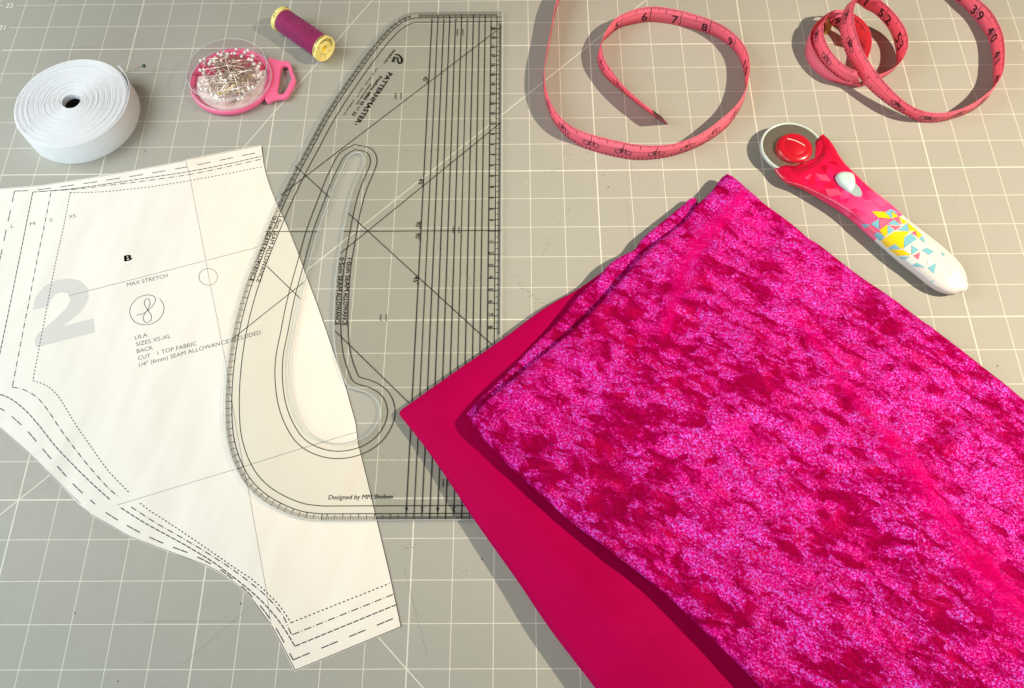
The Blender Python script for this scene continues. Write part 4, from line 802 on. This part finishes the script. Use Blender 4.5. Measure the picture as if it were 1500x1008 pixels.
Ib = v7([(740, 970), (620, 950), (520, 905), (400, 815), (300, 715), (235, 605), (195, 520), (180, 450), (190, 380), (240, 330), (330, 290), (430, 285), (510, 300), (600, 350), (690, 430), (740, 520)])
It = v7([(700, 810), (640, 790), (550, 735), (460, 650), (390, 560), (335, 440), (312, 340), (325, 260), (345, 190), (400, 150), (480, 140), (560, 150), (640, 170), (720, 230), (790, 310), (830, 400)])
B_, T_ = ribpts(Ib, It, [.24] * len(Ib), .56); rI = Ribbon(B_, T_, 53.6); rI.mesh('tape_band', M['tape'], tp)
i59 = int(np.argmin(np.hypot(*(rI.T - W(1224, 19, .76))[:, :2].T))); rI.u = rI.u - rI.u[i59] + 59.0; print('ring', rI.u[0], rI.u[-1]); prints(rI, rI.u[0] + .1, min(60.6, rI.u[-1] - .05))
cl = wpts(v7([(340, 250), (400, 270), (415, 310), (375, 350), (335, 360)]), .35); g = Geo(); g.add([(*p[:2], .2) for p in cl] + [(*p[:2], .36) for p in cl], [(0, 1, 2, 3, 4)[::-1], (5, 6, 7, 8, 9)] + [(i, (i + 1) % 5, (i + 1) % 5 + 5, i + 5) for i in range(5)]); g.out('metal_tip', M['brass'], tp, at=AT)

# ------------------------------------------------------------------ rotary cutter
HC = W(1160.6, 215.5, .36); 
cut = thing('rotary_cutter', 'rotary cutter with red button and handle patterned pink to white with yellow and blue triangles', 'rotary cutter', W(1270, 310, 0)); AT = tuple(W(1270, 310, 0))
HR = 0.5 * (W(1206.5, 215.5, .36)[0] - W(1114, 215.5, .36)[0])
def v9(pts): return [(1060 + x / 3.36, 150 + y / 3.36) for x, y in pts]
top_px = v9([(492, 160), (530, 200), (580, 290), (640, 360), (720, 440), (800, 502), (830, 527), (900, 590), (980, 650), (1060, 710), (1120, 760), (1165, 808), (1188, 850), (1196, 893)])
bot_px = v9([(245, 335), (268, 365), (300, 395), (380, 425), (480, 480), (600, 555), (700, 640), (780, 710), (860, 780), (950, 850), (1020, 905), (1075, 933), (1125, 942), (1165, 932)])
TP = interp([tuple(W(*p, .26)[:2]) for p in top_px], n=60); BP = interp([tuple(W(*p, .26)[:2]) for p in bot_px], n=60)
# body as lofted sections; height profile along it
NS, NC = 60, 28; V = []; F = []
for i in range(NS):
    s = i / (NS - 1); a, b = BP[i], TP[i]; c = (a + b) / 2; h = (b - a) / 2
    zt = np.interp(s, [0, .12, .3, .5, .7, .9, 1], [.40, .50, .62, .64, .60, .52, .38]); zb = np.interp(s, [0, .2, .5, .9, 1], [.14, .08, .04, .03, .12]); zm = np.interp(s, [0, .2, 1], [.27, .28, .26])
    for k_ in range(NC):
        an = 2 * math.pi * k_ / NC; x = math.cos(an); y = math.sin(an); e = .78; cx = math.copysign(abs(x) ** e, x); sy = math.copysign(abs(y) ** e, y)
        z = zm + (zt - zm) * sy if sy > 0 else zm + (zm - zb) * sy
        V.append((*(c + h * cx), z))
for i in range(NS - 1):
    for k_ in range(NC): F.append((i * NC + k_, i * NC + (k_ + 1) % NC, (i + 1) * NC + (k_ + 1) % NC, (i + 1) * NC + k_))
# rounded butt end
l0 = (NS - 1) * NC; ring = np.array(V[l0:]); cen = ring.mean(0); dirn = np.array([*(TP[-1] + BP[-1]) / 2 - (TP[-14] + BP[-14]) / 2, 0]); dirn = dirn / np.linalg.norm(dirn)
prev = l0
for j, (sc_, ad) in enumerate(((.9, .035), (.7, .065), (.4, .085), (.15, .09))):
    base = len(V)
    for q in ring: V.append(tuple(cen + (q - cen) * sc_ + dirn * ad))
    for k_ in range(NC): F.append((prev + k_, prev + (k_ + 1) % NC, base + (k_ + 1) % NC, base + k_))
    prev = base
F.append(tuple(prev + k_ for k_ in range(NC))[::-1])
# concave end that hugs the blade: pull the first sections into the fork
V = [tuple(v) for v in V]
Va = np.array(V)
bmv = Va
F.append(tuple(range(NC)))
# carve: push vertices lying inside the guard disc out to its rim, and drop the top there
d = Va[:, :2] - HC[:2]; r = np.hypot(*d.T); ins = r < HR * 1.01
pushed = HC[:2] + d / np.maximum(r, 1e-6)[:, None] * HR * 1.01
Va[ins, :2] = pushed[ins]
han = mk('handle', Va, F, M['handle'], cut, True, at=AT)
md = han.modifiers.new('smooth', 'SUBSURF'); md.levels = 1; md.render_levels = 1
bvh = BVHTree.FromPolygons([Vector(v) for v in Va], F)
def drop(p, off=.006):
    q = bvh.ray_cast(Vector((p[0], p[1], 3)), Vector((0, 0, -1)))
    return None if q[0] is None else np.array(q[0]) + off * np.array([0, 0, 1.0])
def surf_px(x, y, off=.006):
    o = Vector(CAM); dd = Vector(W(x, y, 0) - CAM).normalized(); q = bvh.ray_cast(o, dd)
    if q[0] is None: return None
    n_ = q[1] if q[1].dot(dd) < 0 else -q[1]; return np.array(q[0] + n_ * off)
def decal(g, poly, k=0, off=.007, lv=3):
    poly = [np.array(p, float) for p in poly]; cen = sum(poly) / len(poly)
    tris = [(poly[0], poly[i], poly[i + 1]) for i in range(1, len(poly) - 1)]
    for _ in range(lv):
        nt = []
        for a, b, c in tris: ab, bc, ca = (a + b) / 2, (b + c) / 2, (c + a) / 2; nt += [(a, ab, ca), (ab, b, bc), (ca, bc, c), (ab, bc, ca)]
        tris = nt
    for t in tris:
        P = [surf_px(*q, off) for q in t]
        if any(p is None for p in P): continue
        nn = np.cross(P[1] - P[0], P[2] - P[0]); g.add(P, [(0, 1, 2) if nn[2] > 0 else (2, 1, 0)], k)
v10 = lambda pts: [(1240 + x / 5.93, 270 + y / 5.93) for x, y in pts]
DC = {'cyan': [[(335, 245), (385, 215), (400, 290), (395, 300)], [(385, 215), (430, 240), (440, 262), (395, 240)], [(210, 345), (280, 300), (285, 395)], [(130, 345), (210, 350), (160, 382)], [(355, 348), (410, 308), (475, 358)], [(358, 350), (410, 405), (355, 440)], [(440, 400), (525, 342), (545, 408)], [(235, 440), (275, 412), (330, 460), (290, 490)], [(500, 465), (560, 430), (612, 475), (500, 555)], [(632, 478), (660, 448), (685, 512)], [(365, 560), (425, 518), (468, 563)], [(565, 530), (630, 570), (565, 612)], [(650, 572), (700, 550), (760, 585), (715, 615)], [(565, 710), (615, 682), (685, 725)], [(705, 725), (778, 685), (760, 778)], [(450, 632), (550, 628), (500, 655)], [(820, 585), (860, 610), (835, 625)], [(720, 842), (770, 832), (745, 848)]],
      'lemon': [[(220, 235), (330, 240), (390, 300), (275, 290)], [(395, 240), (450, 278), (400, 300)], [(450, 278), (530, 330), (490, 350)], [(285, 400), (355, 350), (355, 440), (330, 455)], [(300, 490), (420, 410), (550, 410), (500, 462), (495, 562), (425, 518), (350, 550)], [(530, 330), (655, 440), (625, 470), (585, 405), (545, 408)], [(370, 568), (490, 568), (560, 615), (445, 622)]],
      'rose': [[(285, 305), (385, 305), (290, 390)], [(450, 278), (475, 350), (410, 308)], [(165, 385), (210, 352), (270, 405), (235, 440)], [(375, 358), (475, 365), (425, 402)], [(580, 620), (640, 590), (625, 655)], [(560, 425), (600, 405), (612, 452)]],
      'mist': [[(498, 655), (550, 640), (600, 680), (560, 705)], [(705, 650), (755, 675), (710, 710)]]}
for nm, ps in DC.items():
    for p in ps:
        g = Geo(); decal(g, v10(p), off=.0075 if nm != 'lemon' else .006)
        if g.V: g.out('printed_patch', M[nm], cut, at=AT)
# facets of the crimson print round the fork
crims = mat('crimson_facet', (0.42, 0.0, 0.02), 0.28); pinkf = mat('pink_facet', (0.80, 0.06, 0.15), 0.28); redf = mat('red_facet', (0.72, 0.004, 0.04), 0.28)
v11 = lambda pts: [(1100 + x / 7.47, 165 + y / 7.47) for x, y in pts]
for m_, p in ((crims, [(840, 545), (905, 528), (955, 582)]), (crims, [(760, 600), (840, 560), (820, 665)]), (pinkf, [(705, 670), (830, 685), (870, 750), (770, 745)]), (pinkf, [(810, 835), (950, 835), (1010, 900), (850, 920)]), (redf, [(620, 700), (680, 665), (720, 780), (640, 790)]), (redf, [(870, 760), (930, 790), (900, 830), (780, 800)]), (crims, [(770, 240), (860, 300), (850, 400), (800, 360)]), (pinkf, [(590, 715), (665, 665), (640, 740)])):
    g = Geo(); decal(g, v11(p), off=.006)
    if g.V: g.out('printed_facet', m_, cut, at=AT)
# guard, blade, button
V, F = lathe([(HR - .30, .24), (HR - .03, .24), (HR, .27), (HR, .33), (HR - .02, .36), (HR - .055, .365), (HR - .07, .34), (HR - .30, .33)], 72, (HC[0], HC[1], 0), closed=True); mk('blade_guard', V, F, M['guard'], cut, True, at=AT)
V, F = lathe([(.001, .352), (HR - .075, .352), (HR - .07, .348), (HR - .07, .335), (.001, .335)], 72, (HC[0], HC[1], 0)); mk('blade', V, [f[::-1] for f in F], M['steel'], cut, at=AT)
bc_ = W(1162.5, 219, .36); br = .5 * (W(1189, 217, .4)[0] - W(1136.3, 217, .4)[0])
V, F = lathe([(br - .03, .353), (br, .38), (br, .44), (br - .05, .50), (br * .66, .535), (br * .63, .525), (br * .60, .537), (.001, .545)], 56, (bc_[0], bc_[1], 0)); mk('locking_button', V, [f[::-1] for f in F], M['red'], cut, True, at=AT)
g = Geo(); a = W(*v11([(400, 278)])[0], .545); b = W(*v11([(588, 360)])[0], .545); text(g, 'OLFA', tuple(a), tuple(b), .5475, .07, .02, .2, world=True); g.V = []; g.F = []; g.mi = []
band(g, interp(wpts(v11([(398, 285), (450, 295), (500, 312), (545, 335), (590, 362)]), .548), n=10), .025)
g.out('button_print', M['embl'], cut, at=AT)
# slider in its slot
sc0 = v9([(655, 440)])[0]; P = surf_px(*sc0, .004); g = Geo(); decal(g, v9([(600, 400), (640, 390), (672, 425), (682, 450), (672, 466), (645, 462), (610, 438)]), off=.008); g.out('slider_slot', mat('slot_blue_grey', (0.30, 0.40, 0.42), 0.5), cut, at=AT)
sl = v9([(550, 368), (565, 352), (610, 350), (635, 362), (645, 400), (632, 435), (612, 440), (590, 425), (562, 398)]); sc = interp(sl, n=30, closed=True)[:-1]; ctr = sc.mean(0); V = []; F = []
for j, (k_, off) in enumerate(((1.02, -.03), (1.0, .03), (.93, .08), (.7, .115), (.35, .13), (.02, .132))):
    for q in sc:
        pp = surf_px(*(ctr + (q - ctr) * k_), off); 
        if pp is None: pp = W(*(ctr + (q - ctr) * k_), .6)
        V.append(pp)
nn = len(sc)
for j in range(5):
    for i in range(nn): F.append((j * nn + i, j * nn + (i + 1) % nn, (j + 1) * nn + (i + 1) % nn, (j + 1) * nn + i))
mk('blade_slider', V, F, M['slider'], cut, True, at=AT)
g = Geo(); e = v9([(1143, 850)])[0]; decal(g, [(e[0] + 7.6 * (math.cos(a) * .78 - math.sin(a) * .45), e[1] + 7.6 * (math.sin(a) * .6 + math.cos(a) * .62) * 1.0) for a in np.linspace(0, 2 * math.pi, 14, endpoint=False)], off=.005, lv=1); g.out('hanging_hole', M['mist'], cut, at=AT)
# pieces that belong to a part rather than to the whole thing
def under(part, of, root):
    p = next((c for c in root.children if c.name.split('.')[0] == of), None)
    for c in [c for c in root.children if c.name.split('.')[0] == part]:
        if p: c.parent = p
for part, of, root in (('lid_rim', 'clear_lid', pcs), ('case_floor', 'case_base', pcs), ('button_print', 'locking_button', cut), ('slider_slot', 'handle', cut), ('hanging_hole', 'handle', cut), ('printed_patch', 'handle', cut), ('printed_facet', 'handle', cut),
                       ('polished_edge', 'ruler_sheet', rul), ('slot_edge', 'ruler_sheet', rul), ('spokes', 'spool_end', sp_), ('seam_edge_shade', 'right_sheet', pat), ('numeral_two', 'left_sheet', pat), ('round_logo', 'left_sheet', pat), ('letter_b', 'left_sheet', pat)):
    under(part, of, root)
